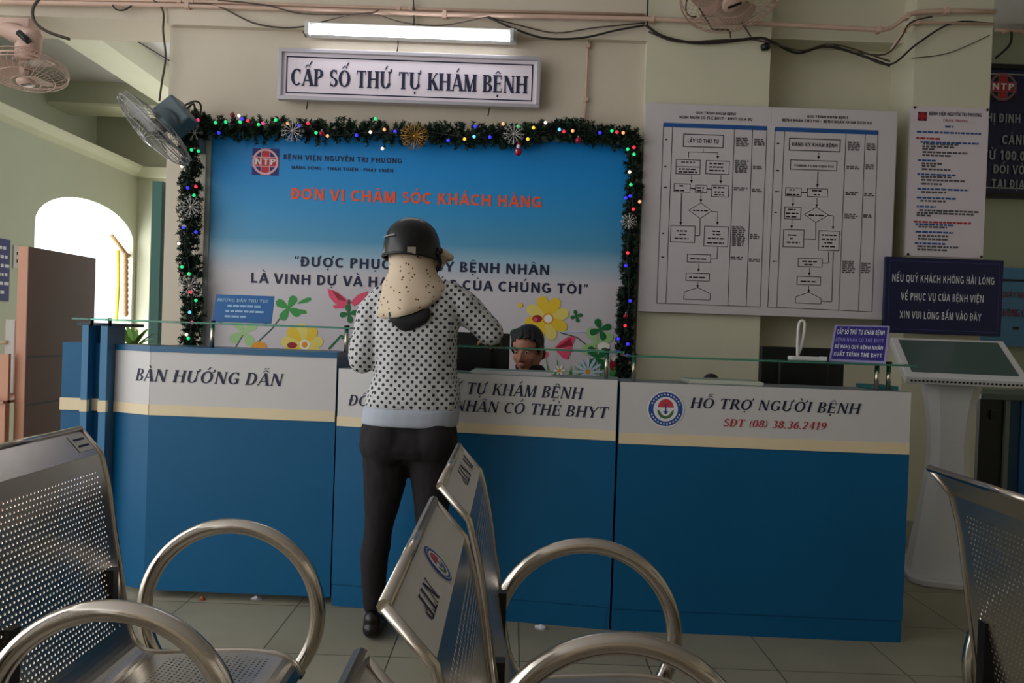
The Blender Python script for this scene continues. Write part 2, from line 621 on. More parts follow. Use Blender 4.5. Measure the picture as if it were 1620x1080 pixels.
w = MB(); w.box(-3.57, 5.35, -5.15, -5, 0, CEIL); struct('wall_rear', w, M_beige)
# beam over the corridor opening, ceiling beams behind
w = MB(); w.box(-4.15, -2.15, 4.62, 4.98, 3.012, CEIL); struct('trim_5', w, M_beige)
w = MB(); w.box(-3.03, -2.75, 4.98, 6.4, 3.012, 3.18); struct('trim_6', w, M_cream)
w = MB(); w.box(-3.97, -2.0, 6.4, 6.7, 3.0, 3.18); struct('trim_7', w, M_wallgreen)
w = MB(); w.box(-3.97, -2.0, 6.39, 6.71, 2.975, 3.0); struct('trim_8', w, M_cream)
w = MB(); w.box(-4.15, -3.97, 4.0, 7.3, 2.6, 3.28).box(-3.97, -3.57, 4.0, 7.3, 2.6, 2.64); struct('wall_left_upper', w, M_wallgreen)

# left wall with arched opening
XL = -3.57
TH = 0.2
Y0, Y1, YA0, YA1 = 4.0, 7.15, 5.64, 7.1
ZS = 1.90
AH = 0.28
ym, hy = (YA0 + YA1) / 2, (YA1 - YA0) / 2
arch = [(ym + hy * math.cos(math.radians(a)), ZS + AH * math.sin(math.radians(a))) for a in range(180, -1, -10)]
w = MB()
for x, flip in ((XL, False), (XL - TH, True)):
    w.face([(x, Y0, 0), (x, YA0, 0), (x, YA0, 2.62), (x, Y0, 2.62)])
    w.face([(x, YA1, 0), (x, Y1, 0), (x, Y1, 2.62), (x, YA1, 2.62)])
    for k in range(len(arch) - 1):
        a, b = arch[k], arch[k + 1]
        w.face([(x, a[0], a[1]), (x, b[0], b[1]), (x, b[0], 2.62), (x, a[0], 2.62)])
outl = [(YA0, 0)] + arch + [(YA1, 0)]
for k in range(len(outl) - 1):
    a, b = outl[k], outl[k + 1]
    w.face([(XL, a[0], a[1]), (XL, b[0], b[1]), (XL - TH, b[0], b[1]), (XL - TH, a[0], a[1])])
w.face([(XL, Y0, 0), (XL - TH, Y0, 0), (XL - TH, Y0, 2.62), (XL, Y0, 2.62)])
struct('wall_left', w, M_wallgreen)
# moulding along the left wall
w = MB()
prof = [(XL, 2.53), (XL + .05, 2.56), (XL + .07, 2.6), (XL + .07, 2.63), (XL, 2.64)]
w.prism(prof, 'y', 4.0, 7.15)
for i in range(len(w.v)): pass
struct('trim_9', w, M_cream)
w = MB(); w.box(-3.77, -2.0, 7.15, 7.3, 0, 3.28).box(-4.15, -3.77, 7.15, 7.3, 2.6, 3.28); struct('wall_corridor', w, M_wallgreen)
w = MB(); w.box(-3.57, -2.2, 7.08, 7.16, 2.53, 2.62); struct('trim_10', w, M_cream)
# teal door leaf folded back against the end of the main wall
w = MB(); w.box(-2.265, -2.205, 4.72, 4.78, 0, 2.06)
w.box(-2.262, -2.208, 4.78, 5.5, 0.1, 2.04)
struct('door_1', w, mat('teal_door_paint', '#17574a', .45))

# ------------------------------------------------------------------ pipes and cables on the wall
def pl(pts, Y): return [at(x, y, Y) if not isinstance(Y, (list, tuple)) else at(x, y, Y[i]) for i, (x, y) in enumerate(pts)]


def cable(name, label, pts, Y, r, m, cat='cable', group=None, n=5):
    P = smooth_path(pl(pts, Y), n)
    o = MB().tube(P, r, 6).build(name, m)
    return tag(o, label, cat, group)


def conduit(pts, Y, r, label):
    P = pl(pts, Y)
    # rounded corners
    path = [P[0]]
    for i in range(1, len(P) - 1):
        a, b, c_ = P[i - 1], P[i], P[i + 1]
        d = min(.06, (b - a).length / 3, (c_ - b).length / 3)
        q0, q1 = b + (a - b).normalized() * d, b + (c_ - b).normalized() * d
        for k in range(6):
            t = k / 5
            path.append(q0 * (1 - t) ** 2 + b * 2 * t * (1 - t) + q1 * t * t)
    path.append(P[-1])
    root = thing('wall_conduit', label, 'pipe', P[0])
    MB().tube(path, r, 10).build('pipe', M_pipe, root)
    tot = max(2, int((P[-1] - P[0]).length / .9))
    for k in range(tot):
        q = path[int((k + .5) / tot * (len(path) - 1))] if len(P) > 2 else P[0].lerp(P[-1], (k + .5) / tot)
        MB().box(q.x - .012, q.x + .012, q.y - r - .003, q.y + r + .01, q.z - r - .004, q.z + r + .004).build('clip', M_pipe, root)
    return root


conduit([(-40, 3), (300, 9), (700, 23), (1022, 30), (1235, 39), (1405, 48), (1442, 20), (1500, 17), (1575, 19)], [4.58, 4.58, 4.57, 4.56, 4.55, 4.55, 4.55, 4.55, 4.55], .014, 'long cream conduit crossing the wall above the tube light')
conduit([(-40, -3), (300, 2), (640, 14), (1020, 24)], 4.585, .009, 'thinner cream conduit just above the long one at the top left')
conduit([(932, 30), (925, 200)], 4.63, .007, 'thin vertical conduit dropping to the garland right of the signboard')
conduit([(1575, 47), (1640, 50)], 5.9, .013, 'short cream conduit above the dark board at the far right')
conduit([(1408, 82), (1440, 35), (1572, 38)], 4.56, .008, 'thin conduit bending over the right pilaster below the long one')
cable('cable', 'grey cable sagging from the left edge to the tube light', [(300, 6), (345, 10), (400, 36), (450, 44), (488, 41)], 4.57, .005, M_wire)
cable('cable', 'grey cable looping over the tube light', [(345, 0), (420, 8), (480, 22), (575, 22), (600, 16)], 4.56, .004, M_wire)
cable('cable', 'dark cable drooping above the middle of the tube light', [(480, 42), (574, 22), (640, 36), (700, 40), (772, 27)], 4.545, .004, M_wire)
cable('cable', 'thick dark cable sagging from the tube light to the top fan', [(772, 27), (810, 44), (860, 60), (920, 60), (975, 48), (1020, 40)], 4.56, .006, M_wire2)
cable('cable', 'thin grey cable above the thick sagging one', [(772, 27), (830, 42), (880, 52), (940, 44), (1020, 36)], 4.575, .004, M_wire)
cable('cable', 'cable crossing behind the top fan, darkest of the bundle', [(1022, 40), (1050, 58), (1100, 68), (1150, 66), (1200, 60), (1222, 66), (1262, 84), (1315, 74), (1408, 104)], [4.57, 4.57, 4.57, 4.57, 4.57, 4.57, 4.72, 4.72, 4.72], .008, M_wire2)
cable('cable', 'lower cable of the bundle behind the top fan', [(1026, 50), (1070, 66), (1130, 64), (1185, 62), (1225, 70), (1270, 80), (1320, 70), (1408, 97)], [4.575] * 4 + [4.575, 4.72, 4.72, 4.72], .005, M_wire)
cable('cable', 'dark cable rising from the recess over the right pilaster', [(1318, 72), (1360, 86), (1408, 102), (1450, 70), (1508, 36), (1572, 38)], [4.71, 4.68, 4.57, 4.56, 4.56, 4.56], .006, M_wire2)
cable('cable', 'grey cable climbing beside the bent conduit in the recess corner', [(1350, 82), (1400, 86), (1425, 60), (1440, 36), (1475, 26)], 4.55, .005, M_wire)
cable('cable', 'faint thin cable across the right pilaster', [(1442, 92), (1500, 84), (1565, 56)], 4.59, .0025, M_wire)
cable('cable', 'thick grey cable hanging from the left beam near the pink fan', [(62, -2), (52, 14), (55, 34), (75, 50), (110, 62)], 4.4, .009, M_wire)
cable('cable', 'cable running down the wall edge to the grey fan', [(243, 0), (258, 18), (258, 50), (262, 90), (256, 130), (252, 160)], 4.58, .006, M_wire)
cable('cable', 'thin cable slanting behind the wall edge beside the grey fan', [(218, 66), (245, 82), (268, 96)], 4.62, .004, M_wire)
cable('cable', 'small black cable loop under the conduit at the top left', [(178, 8), (184, 15), (196, 16), (208, 9)], 4.56, .005, M_wire2)
cable('cable', 'vertical cable rising out of frame above the tube light', [(654, -4), (655, 40)], 4.57, .005, M_wire)
cable('cable', 'vertical cable at the corner left of the top fan', [(1025, -4), (1024, 40)], 4.56, .005, M_wire2)
cable('cable', 'cable dangling above the dark board at the far right', [(1600, 46), (1598, 70), (1575, 92)], 5.9, .009, M_wire2)


# ------------------------------------------------------------------ signs on the wall
def framed_sign(name, label, cat, x0, x1, z0, z1, Y, th, fm, bm_, fw=.02, group=None):
    r = thing(name, label, cat, ((x0 + x1) / 2, Y, z0), group)
    MB().box(x0 + fw * .5, x1 - fw * .5, Y - th * .6, Y, z0 + fw * .5, z1 - fw * .5).build('board', bm_, r)
    f = MB()
    f.box(x0, x1, Y - th, Y, z0, z0 + fw).box(x0, x1, Y - th, Y, z1 - fw, z1).box(x0, x0 + fw, Y - th, Y, z0 + fw, z1 - fw).box(x1 - fw, x1, Y - th, Y, z0 + fw, z1 - fw)
    f.build('frame', fm, r, .002)
    return r


YS = 4.6
r = framed_sign('hanging_signboard', 'long white signboard with black serif capitals under the tube light', 'sign', -1.455, .115, 2.545, 2.85, 4.6, .05, mat('silver_frame', '#b3aeb4', .35, .5), mat('white_sign_face', '#dfd3dc', .5), .022)
b = MB(); yb = 4.6 - .031
x0, x1, z0, z1, t = -1.455 + .045, .115 - .045, 2.545 + .042, 2.85 - .042, .007
for bx in ((x0, x1, z0, z0 + t), (x0, x1, z1 - t, z1), (x0, x0 + t, z0, z1), (x1 - t, x1, z0, z1)):
    b.box(bx[0], bx[1], yb - .001, yb, bx[2], bx[3])
b.build('border_line', M_ink, r)
t_ = MB(); wall_text(t_, 'CẤP SỐ THỨ TỰ KHÁM BỆNH', 460, 135, 834, 27, yb - .002, SERIF)
t_.build('lettering', M_ink, r)
for px, py in ((629, 74), (486, 165), (773, 176)):
    q = at(px, py, 4.59)
    MB().tube([q + Vector((0, 0, .045)), q + Vector((.004, -.006, .01)), q + Vector((-.003, 0, -.03))], .004, 6).build('hook', M_dksteel, r)

# tube light
r = thing('tube_light', 'lit fluorescent tube on its white batten over the signboard', 'light', (-.67, 4.6, 2.93))
a, b_ = at(490, 48, 4.55), at(810, 60, 4.55)
MB().box(a.x - .01, b_.x + .03, 4.53, 4.6, 2.93, 3.0).build('batten', M_offwhite, r, .004)
MB().tube([(a.x + .01, 4.5, 2.935), (b_.x - .01, 4.5, 2.935)], .019, 12).build('tube', mat('lit_tube', '#ffffff', .5, emit='#f4f8ff', estr=15.0), r)
for x in (a.x, b_.x):
    MB().box(x - .012, x + .012, 4.475, 4.53, 2.91, 2.985).build('end_cap', M_offwhite, r, .004)
MB().tube([(a.x - .01, 4.56, 2.97), (a.x - .045, 4.57, 2.955), (a.x - .03, 4.59, 2.93)], .005, 6).build('lead', M_wire, r)

# ---- big printed panel
PX0, PX1, PZ0, PZ1, YP = -1.855, .70, .86, 2.36, 4.6
mg = bpy.data.materials.new('printed_sky_gradient')
mg.use_nodes = True
nt = mg.node_tree; bs = nt.nodes['Principled BSDF']; bs.inputs['Roughness'].default_value = .4; bs.inputs['Specular IOR Level'].default_value = .3
tc = nt.nodes.new('ShaderNodeTexCoord'); sx = nt.nodes.new('ShaderNodeSeparateXYZ')
mr = nt.nodes.new('ShaderNodeMapRange'); mr.inputs['From Min'].default_value = PZ0; mr.inputs['From Max'].default_value = PZ1
cr = nt.nodes.new('ShaderNodeValToRGB')
e = cr.color_ramp.elements
e[0].position = 0; e[0].color = lin('#c9c1c4')
e[1].position = 1; e[1].color = lin('#0a7ec8')
for p, h_ in ((.43, '#c5bfc4'), (.51, '#8fb0c4'), (.57, '#4f93b8'), (.70, '#2f8cc2'), (.86, '#1486cc')):
    k = cr.color_ramp.elements.new(p); k.color = lin(h_)
nt.links.new(tc.outputs['Object'], sx.inputs[0]); nt.links.new(sx.outputs['Z'], mr.inputs[0]); nt.links.new(mr.outputs[0], cr.inputs[0]); nt.links.new(cr.outputs[0], bs.inputs['Base Color'])
r = thing('printed_billboard', 'large sky blue printed wall panel with flowers inside the garland', 'billboard', ((PX0 + PX1) / 2, 4.65, PZ0))
MB().box(PX0, PX1, YP, 4.65, PZ0, PZ1).build('panel', mg, r)
f = MB(); f.box(PX0 - .03, PX0, YP - .01, 4.65, PZ0, PZ1 + .03).box(PX0, PX1 + .02, YP - .01, 4.65, PZ1, PZ1 + .03).box(PX1, PX1 + .02, YP - .01, 4.65, PZ0, PZ1)
f.build('frame', mat('grey_frame', '#9aa39b', .4), r)
yt = YP - .002
t_ = MB(); wall_text(t_, '“ĐƯỢC PHỤC VỤ QUÝ BỆNH NHÂN', 465, 421, 869, 16, yt, SANS_B)
t_.build('motto_lettering', M_ink, r); t_ = MB(); wall_text(t_, 'LÀ VINH DỰ VÀ HẠNH PHÚC CỦA CHÚNG TÔI”', 396, 447, 930, 16, yt, SANS_B)
t_.build('motto_lettering', M_ink, r)
t_ = MB(); wall_text(t_, 'ĐƠN VỊ CHĂM SÓC KHÁCH HÀNG', 460, 315, 857, 18, yt, SANS_B); t_.build('heading_lettering', M_orange, r)
t_ = MB(); wall_text(t_, 'BỆNH VIỆN NGUYỄN TRI PHƯƠNG', 448, 252, 636, 8, yt, SANS_B)
t_.build('name_lettering', M_ink, r); t_ = MB(); wall_text(t_, 'NĂNG ĐỘNG - THÂN THIỆN - PHÁT TRIỂN', 461, 267, 622, 5, yt, SANS_B); t_.build('name_lettering', M_ink, r)
e = MB(); emblem_square(e, at(420, 256, yt), 21 / FPX * yt, yt, 0)
e.build('emblem', [mat('emblem_blue', '#14186a', .5), mat('emblem_red', '#c01c34', .5), mat('emblem_pale', '#d8a8b0', .5), M_whiteink], r)
# printed flowers, clover, butterflies
K = {'g': mat('print_green', '#2f8f3f', .5), 'dg': mat('print_dark_green', '#0f6a34', .5), 'pg': mat('print_pale_green', '#9fc487', .5), 'y': mat('print_yellow', '#e6c22e', .5),
     'o': mat('print_orange', '#e0951f', .5), 'p': mat('print_pink', '#e04a6c', .5), 'dr': mat('print_dark_red', '#93162c', .5), 'w': mat('print_white', '#eeeae0', .5), 'b': mat('print_pale_blue', '#b9cfe0', .5), 'st': mat('print_stem', '#3e5348', .5), 'py': mat('print_light_yellow', '#e3d06c', .5)}
KI = {k: i for i, k in enumerate(K)}
fm = MB()
lay = [0]


def pr(pts, k):
    lay[0] += 1
    Y = YP - .0015 - lay[0] * .00004
    if len(pts) and not isinstance(pts[0], Vector): pts = [at(x, y, Y) for x, y in pts]
    fm.face(pts, KI[k])


def petal(px, py, r, ang, ln, wd, k):
    a = math.radians(ang)
    pts = []
    for j in range(12):
        t = 2 * PI * j / 12
        u, v_ = ln / 2 + ln / 2 * math.cos(t), wd * math.sin(t) * (0.65 + .35 * math.cos(t - .0))
        pts.append((px + r * (u * math.cos(a) - v_ * math.sin(a)), py - r * (u * math.sin(a) + v_ * math.cos(a))))
    pr(pts, k)


def disk(px, py, r, k, ry=None): pr([(px + r * math.cos(t * PI / 8), py + (ry or r) * math.sin(t * PI / 8)) for t in range(16)], k)
def clover(px, py, r, k, a0=20):
    for j in range(4): petal(px, py, r, a0 + 90 * j, 1, .42, k)
def line(pts, w_, k):
    for (a, b2), (c2, d2) in zip(pts[:-1], pts[1:]):
        L = math.hypot(c2 - a, d2 - b2) or 1
        nx, ny = -(d2 - b2) / L * w_ / 2, (c2 - a) / L * w_ / 2
        pr([(a + nx, b2 + ny), (c2 + nx, d2 + ny), (c2 - nx, d2 - ny), (a - nx, b2 - ny)], k)


clover(385, 525, 26, 'pg', 35); line([(384, 530), (372, 550)], 1.6, 'st')
line([(450, 494), (430, 520), (396, 552)], 2, 'st'); clover(456, 487, 22, 'g', 60); petal(470, 480, 24, 20, 1, .2, 'g'); petal(462, 490, 24, -10, 1, .2, 'g')
for j in range(9): petal(478, 545, 34, 40 * j + 10, 1, .36, 'y' if j % 2 else 'py')
disk(482, 545, 8, 'w'); disk(482, 545, 5, 'o'); disk(462, 546, 8, 'dr', 5); disk(410, 548, 12, 'o', 8)
pr([(518, 456), (532, 461), (546, 471), (553, 478), (546, 484), (530, 480), (521, 470)], 'p'); pr([(524, 458), (538, 466), (548, 476), (535, 474)], 'dr')
pr([(553, 479), (546, 487), (530, 488), (526, 484), (536, 480)], 'p'); pr([(554, 478), (566, 466), (582, 460), (578, 474), (560, 484)], 'p'); disk(552, 478, 2.5, 'st', 5)
clover(552, 496, 15, 'dg', 10); line([(520, 552), (540, 530), (575, 560)], 3, 'dg'); line([(540, 535), (575, 537)], 2.5, 'dg')
for j in range(5): petal(600, 590, 30, 30 + 30 * j, 1, .14, 'g')
for j in range(8): petal(865, 503, 36, 45 * j + 15, 1, .36, 'y' if j % 3 else 'py')
disk(867, 504, 9, 'o'); disk(867, 504, 6.5, 'w'); disk(850, 504, 8, 'dr', 6); disk(847, 505, 3.5, 'p'); disk(823, 483, 4, 'y')
clover(912, 500, 10, 'dg', 15); line([(886, 526), (912, 533), (934, 550)], 1.6, 'st'); line([(888, 525), (942, 524)], 1.6, 'b')
clover(945, 543, 28, 'pg', 30); clover(950, 521, 18, 'dg', 20); disk(955, 548, 10, 'w', 7)
pr([(878, 549), (888, 539), (900, 532), (911, 532), (905, 546), (903, 556), (898, 569), (890, 566), (881, 556)], 'p'); pr([(881, 549), (903, 534), (906, 546), (880, 552)], 'dr')
pr([(856, 562), (866, 556), (868, 560), (862, 568)], 'p')
for j in range(26):
    x = 848 + j * 5.2 + random.uniform(-2, 2); h_ = random.uniform(18, 42)
    pr([(x, 602), (x + 5, 602), (x + random.uniform(-8, 12), 602 - h_)], 'g' if j % 3 else 'pg')
clover(945, 566, 22, 'dg', 40)
for j in range(12): petal(930, 588, 24, 30 * j, 1, .14, 'b')
disk(930, 588, 4, 'o')
for j in range(6): petal(885, 586, 9, 60 * j, 1, .3, 'w')
disk(885, 586, 2.5, 'o'); disk(972, 577, 8, 'dr', 10); disk(972, 568, 4, 'w'); petal(985, 600, 24, 120, 1, .3, 'g'); petal(966, 604, 24, 60, 1, .3, 'g')
disk(815, 525, 8, 'g', 5)
fm.build('flower_print', list(K.values()), r)

# ---- flow chart boards
YB = 4.55


def C7(x, y): return (1020 + x / 3.085, 160 + y / 3.085)


def chart(label, cx0, cx1, title, rows, spec):
    a, b2 = at(*C7(*cx0), YB), at(*C7(*cx1), YB)
    x0, x1 = a.x, b2.x
    z0, z1 = 1.352, 2.598
    r = thing('flow_chart_board', label, 'notice board', ((x0 + x1) / 2, YB + .03, z0))
    MB().box(x0, x1, YB, YB + .025, z0, z1).build('board', mat('white_chart_board', '#c6bfc2', .28), r, .002)
    t = MB()
    m = [M_greyink, M_blackink, M_blueink, M_whiteink]
    yy = YB - .0015

    def R_(x_0, y_0, x_1, y_1, w_=.0045):   # outlined box
        p, q = at(*C7(x_0, y_0), YB), at(*C7(x_1, y_1), YB)
        for bx in ((p.x, q.x, q.z, q.z + w_), (p.x, q.x, p.z - w_, p.z), (p.x, p.x + w_, q.z, p.z), (q.x - w_, q.x, q.z, p.z)):
            t.face([(bx[0], yy, bx[2]), (bx[1], yy, bx[2]), (bx[1], yy, bx[3]), (bx[0], yy, bx[3])], 0)

    def L_(pts, w_=.004, mi=0, arrow=False):
        P = [at(*C7(*p), YB) for p in pts]
        for p, q in zip(P[:-1], P[1:]):
            dx, dz = q.x - p.x, q.z - p.z
            L = math.hypot(dx, dz) or 1
            nx, nz = -dz / L * w_ / 2, dx / L * w_ / 2
            t.face([(p.x + nx, yy, p.z + nz), (q.x + nx, yy, q.z + nz), (q.x - nx, yy, q.z - nz), (p.x - nx, yy, p.z - nz)], mi)
        if arrow:
            p, q = P[-2], P[-1]
            d = (q - p).normalized() * .018
            s_ = Vector((-d.z, 0, d.x)) * .5
            t.face([(q.x, yy, q.z), (q.x - d.x + s_.x, yy, q.z - d.z + s_.z), (q.x - d.x - s_.x, yy, q.z - d.z - s_.z)], 1)

    def TX(s, x_0, y_0, x_1, cap, mi=1): # text by crop coordinates
        p, q = at(*C7(x_0, y_0), yy), at(*C7(x_1, y_0), yy)
        lettering(t, s, (p.x, yy, (p.z + q.z) / 2), XD, ZD, cap, q.x - p.x, SANS_B, mi)

    def DS(x_0, y_0, x_1, n, step=9, mi=0):
        for k in range(n):
            p, q = at(*C7(x_0, y_0 + k * step), YB), at(*C7(x_1 - random.uniform(0, 14), y_0 + k * step), YB)
            dashes(t, p.x, q.x, p.z - .005, yy, .0085, mi)
    spec(R_, L_, TX, DS)
    t.build('flow_chart', m, r)
    return r


def spec_left(R_, L_, TX, DS):
    TX('QUY TRÌNH KHÁM BỆNH', 250, 66, 445, .016); TX('BỆNH NHÂN CÓ THẺ BHYT + BHYT DỊCH VỤ', 168, 90, 525, .017)
    L_([(92, 115), (596, 133)], .026, 2)
    L_([(92, 108), (58, 985)]); L_([(135, 128), (103, 985)]); L_([(438, 135), (405, 998)]); L_([(526, 135), (495, 1000)]); L_([(596, 128), (563, 1004)]); L_([(58, 985), (563, 1004)])
    R_(188, 158, 384, 230, .006); TX('LẤY SỐ THỨ TỰ', 208, 204, 362, .024)
    L_([(285, 232), (285, 250)]); L_([(212, 278), (214, 248), (356, 252), (356, 282)], .004, 0, True)
    R_(152, 282, 270, 360); L_([(152, 318), (270, 322)]); DS(178, 296, 245, 1); DS(165, 330, 258, 2, 14, 1)
    R_(298, 288, 412, 360); DS(315, 303, 395, 3, 17, 1)
    L_([(228, 362), (228, 400)], .004, 0, True); L_([(372, 362), (370, 402)], .004, 0, True)
    R_(142, 400, 222, 446); DS(168, 412, 200, 1, 9, 1); DS(146, 434, 214, 1, 9, 1); R_(246, 408, 304, 448); DS(252, 422, 298, 2, 14, 1); R_(326, 408, 410, 470); DS(334, 420, 400, 1, 9, 1); DS(340, 442, 395, 2, 14, 1)
    L_([(222, 424), (246, 428)], .008, 1); L_([(326, 430), (304, 428)], .006, 1)
    L_([(180, 448), (175, 604)], .007, 0, True); L_([(274, 450), (274, 494)], .004, 0, True)
    L_([(274, 496), (326, 536), (270, 572), (214, 532), (274, 496)]); DS(235, 532, 310, 1, 9, 1)
    L_([(326, 538), (356, 540), (354, 604)], .004, 0, True); L_([(270, 572), (268, 656), (244, 656)], .005)
    R_(126, 604, 244, 692); DS(155, 632, 215, 1, 9, 1); DS(168, 650, 205, 1, 9, 1); DS(145, 668, 228, 1, 9, 1)
    R_(290, 608, 406, 712); DS(330, 634, 372, 1, 9, 1); DS(332, 650, 372, 1, 9, 1); DS(308, 668, 392, 1, 9, 1); DS(302, 690, 400, 1, 9, 1)
    L_([(356, 712), (352, 770), (322, 770)], .005); R_(206, 744, 322, 790); DS(222, 768, 308, 1, 9, 1)
    L_([(264, 792), (262, 832)], .004, 0, True); R_(200, 836, 316, 880); DS(216, 858, 298, 1, 9, 1); L_([(258, 882), (258, 912)], .004, 0, True)
    L_([(190, 968), (192, 930), (258, 910), (320, 938), (318, 970), (190, 966)])
    for y in (186, 318, 420, 644, 760): DS(100 - (y - 186) * .035, y, 122 - (y - 186) * .035, 1, 9, 1)
    for y, n in ((180, 5), (290, 7), (422, 2), (612, 11), (760, 2)): DS(445 - (y - 180) * .045, y, 512 - (y - 180) * .045, n, 9)
    for y, n in ((185, 4), (318, 2), (430, 2), (650, 3), (770, 2)): DS(534 - (y - 180) * .045, y, 588 - (y - 180) * .045, n, 9)


def spec_right(R_, L_, TX, DS):
    TX('QUY TRÌNH KHÁM BỆNH', 792, 84, 990, .016); TX('BỆNH NHÂN THU PHÍ + BỆNH NHÂN KHÁM DỊCH VỤ', 670, 106, 1108, .017)
    L_([(636, 136), (1140, 154)], .026, 2)
    L_([(636, 130), (600, 1004)]); L_([(682, 148), (644, 1004)]); L_([(982, 158), (946, 1020)]); L_([(1076, 160), (1042, 1024)]); L_([(1138, 150), (1108, 1028)]); L_([(600, 1004), (1108, 1028)])
    R_(704, 178, 954, 250, .006); TX('ĐĂNG KÝ KHÁM BỆNH', 718, 222, 940, .022)
    L_([(848, 250), (848, 284)], .004, 0, True); R_(710, 284, 938, 342, .005); TX('THANH TOÁN VIỆN PHÍ', 728, 322, 922, .013)
    L_([(845, 344), (842, 420)], .006, 0, True); R_(686, 420, 764, 466); DS(705, 432, 745, 1, 9, 1); DS(692, 454, 758, 1, 9, 1); R_(792, 424, 892, 470); DS(815, 436, 868, 1, 9, 1); DS(825, 456, 858, 1, 9, 1)
    L_([(764, 444), (792, 446)], .006, 1); L_([(724, 468), (722, 514)], .004, 0, True); L_([(840, 472), (838, 518)], .004, 0, True)
    R_(682, 514, 762, 578); DS(700, 528, 744, 1, 9, 1); DS(688, 546, 756, 2, 16, 1); L_([(718, 580), (716, 622)], .004, 0, True)
    L_([(838, 518), (896, 556), (834, 592), (778, 552), (838, 518)]); DS(800, 555, 876, 1, 9, 1)
    L_([(896, 556), (920, 560), (918, 626)], .004, 0, True); L_([(834, 592), (834, 674), (776, 672)], .005)
    R_(676, 624, 776, 716); DS(698, 652, 752, 1, 9, 1); DS(708, 670, 742, 1, 9, 1); DS(692, 688, 758, 1, 9, 1)
    R_(848, 630, 948, 732); DS(862, 652, 936, 1, 9, 1); DS(862, 672, 936, 1, 9, 1); DS(876, 690, 924, 1, 9, 1); DS(862, 708, 936, 1, 9, 1)
    L_([(896, 734), (896, 790), (864, 790)], .004); L_([(920, 734), (912, 978), (862, 976)], .005)
    R_(748, 764, 866, 812); DS(768, 780, 848, 1, 9, 1); DS(778, 796, 838, 1, 9, 1); L_([(804, 814), (802, 850)], .004, 0, True); R_(742, 852, 858, 900); DS(760, 878, 842, 1, 9, 1)
    L_([(800, 902), (800, 934)], .004, 0, True); L_([(734, 984), (736, 954), (800, 932), (860, 962), (860, 990), (734, 984)])
    for y in (206, 338, 440, 542, 780): DS(645 - (y - 186) * .035, y, 667 - (y - 186) * .035, 1, 9, 1)
    for y, n in ((200, 5), (318, 2), (444, 2), (550, 3), (780, 7)): DS(990 - (y - 200) * .045, y, 1056 - (y - 200) * .045, n, 9)
    for y, n in ((208, 4), (310, 3), (450, 2), (555, 2), (790, 6)): DS(1082 - (y - 200) * .045, y, 1130 - (y - 200) * .045, n, 9)


chart('left of the two white flow chart boards, with its blue header row', (4, 10), (622, 30), None, None, spec_left)
chart('right of the two white flow chart boards, hanging over the recess', (622, 30), (1236, 45), None, None, spec_right)
for q, lab in (((1057, 500), 'nail'), ((1193, 158), 'nail'), ((1423, 168), 'nail')): pass

# ---- white poster on the right pilaster
r = thing('info_poster', 'tall white poster of red and blue small print on the right pilaster', 'poster', (2.59, 4.6, 1.74))
yq = 4.585
MB().box(2.353, 2.822, yq, 4.6, 1.745, 2.645).build('sheet', mat('poster_white', '#cfc5cb', .4), r)
t = MB()
e_ = at(1459, 184, yq)
emblem_square(t, e_, 7 / FPX * yq, yq - .001, 4, False)
wall_text(t, 'BỆNH VIỆN NGUYỄN TRI PHƯƠNG', 1470, 182, 1553, 5.5, yq - .002, SANS_B, 0)
wall_text(t, 'TRÂN TRỌNG', 1491, 192, 1531, 4, yq - .002, SERIF_I, 1)
for (a, b2, y, mi) in ((1495, 1508, 200, 2), (1450, 1552, 208, 2), (1449, 1487, 218, 1), (1456, 1548, 224, 2), (1460, 1518, 227, 3), (1459, 1511, 231, 3), (1459, 1478, 235, 3), (1459, 1530, 240, 3), (1459, 1505, 245, 3), (1452, 1482, 253, 2), (1458, 1490, 258, 3), (1458, 1480, 262, 3), (1458, 1505, 267, 3), (1451, 1513, 275, 2), (1457, 1505, 279, 3), (1457, 1526, 284, 3), (1457, 1490, 290, 3), (1451, 1532, 298, 2), (1457, 1497, 303, 3), (1450, 1512, 312, 2), (1456, 1498, 317, 3), (1450, 1480, 326, 2), (1454, 1548, 332, 3), (1450, 1540, 336, 3), (1450, 1472, 340, 3), (1445, 1537, 350, 1), (1448, 1508, 354, 2), (1453, 1498, 358, 3), (1448, 1508, 366, 2), (1452, 1500, 372, 3), (1452, 1500, 377, 3), (1447, 1495, 384, 2), (1451, 1518, 389, 3), (1451, 1498, 394, 3)):
    p, q = at(a, y, yq), at(b2, y, yq)
    dashes(t, p.x, q.x, p.z - .007, yq - .002, .011, mi)
t.build('small_print', [M_ink, M_redink, M_blueink, M_greyink, M_navy, M_redink, M_redink, M_whiteink], r)
for px, py in ((1447, 169), (1562, 173), (1436, 403), (1552, 407)):
    q = at(px, py, yq)
    MB().ball(Vector((min(max(q.x, 2.362), 2.812), yq - .002, min(max(q.z, 1.754), 2.636))), .008).build('pin', M_black, r)

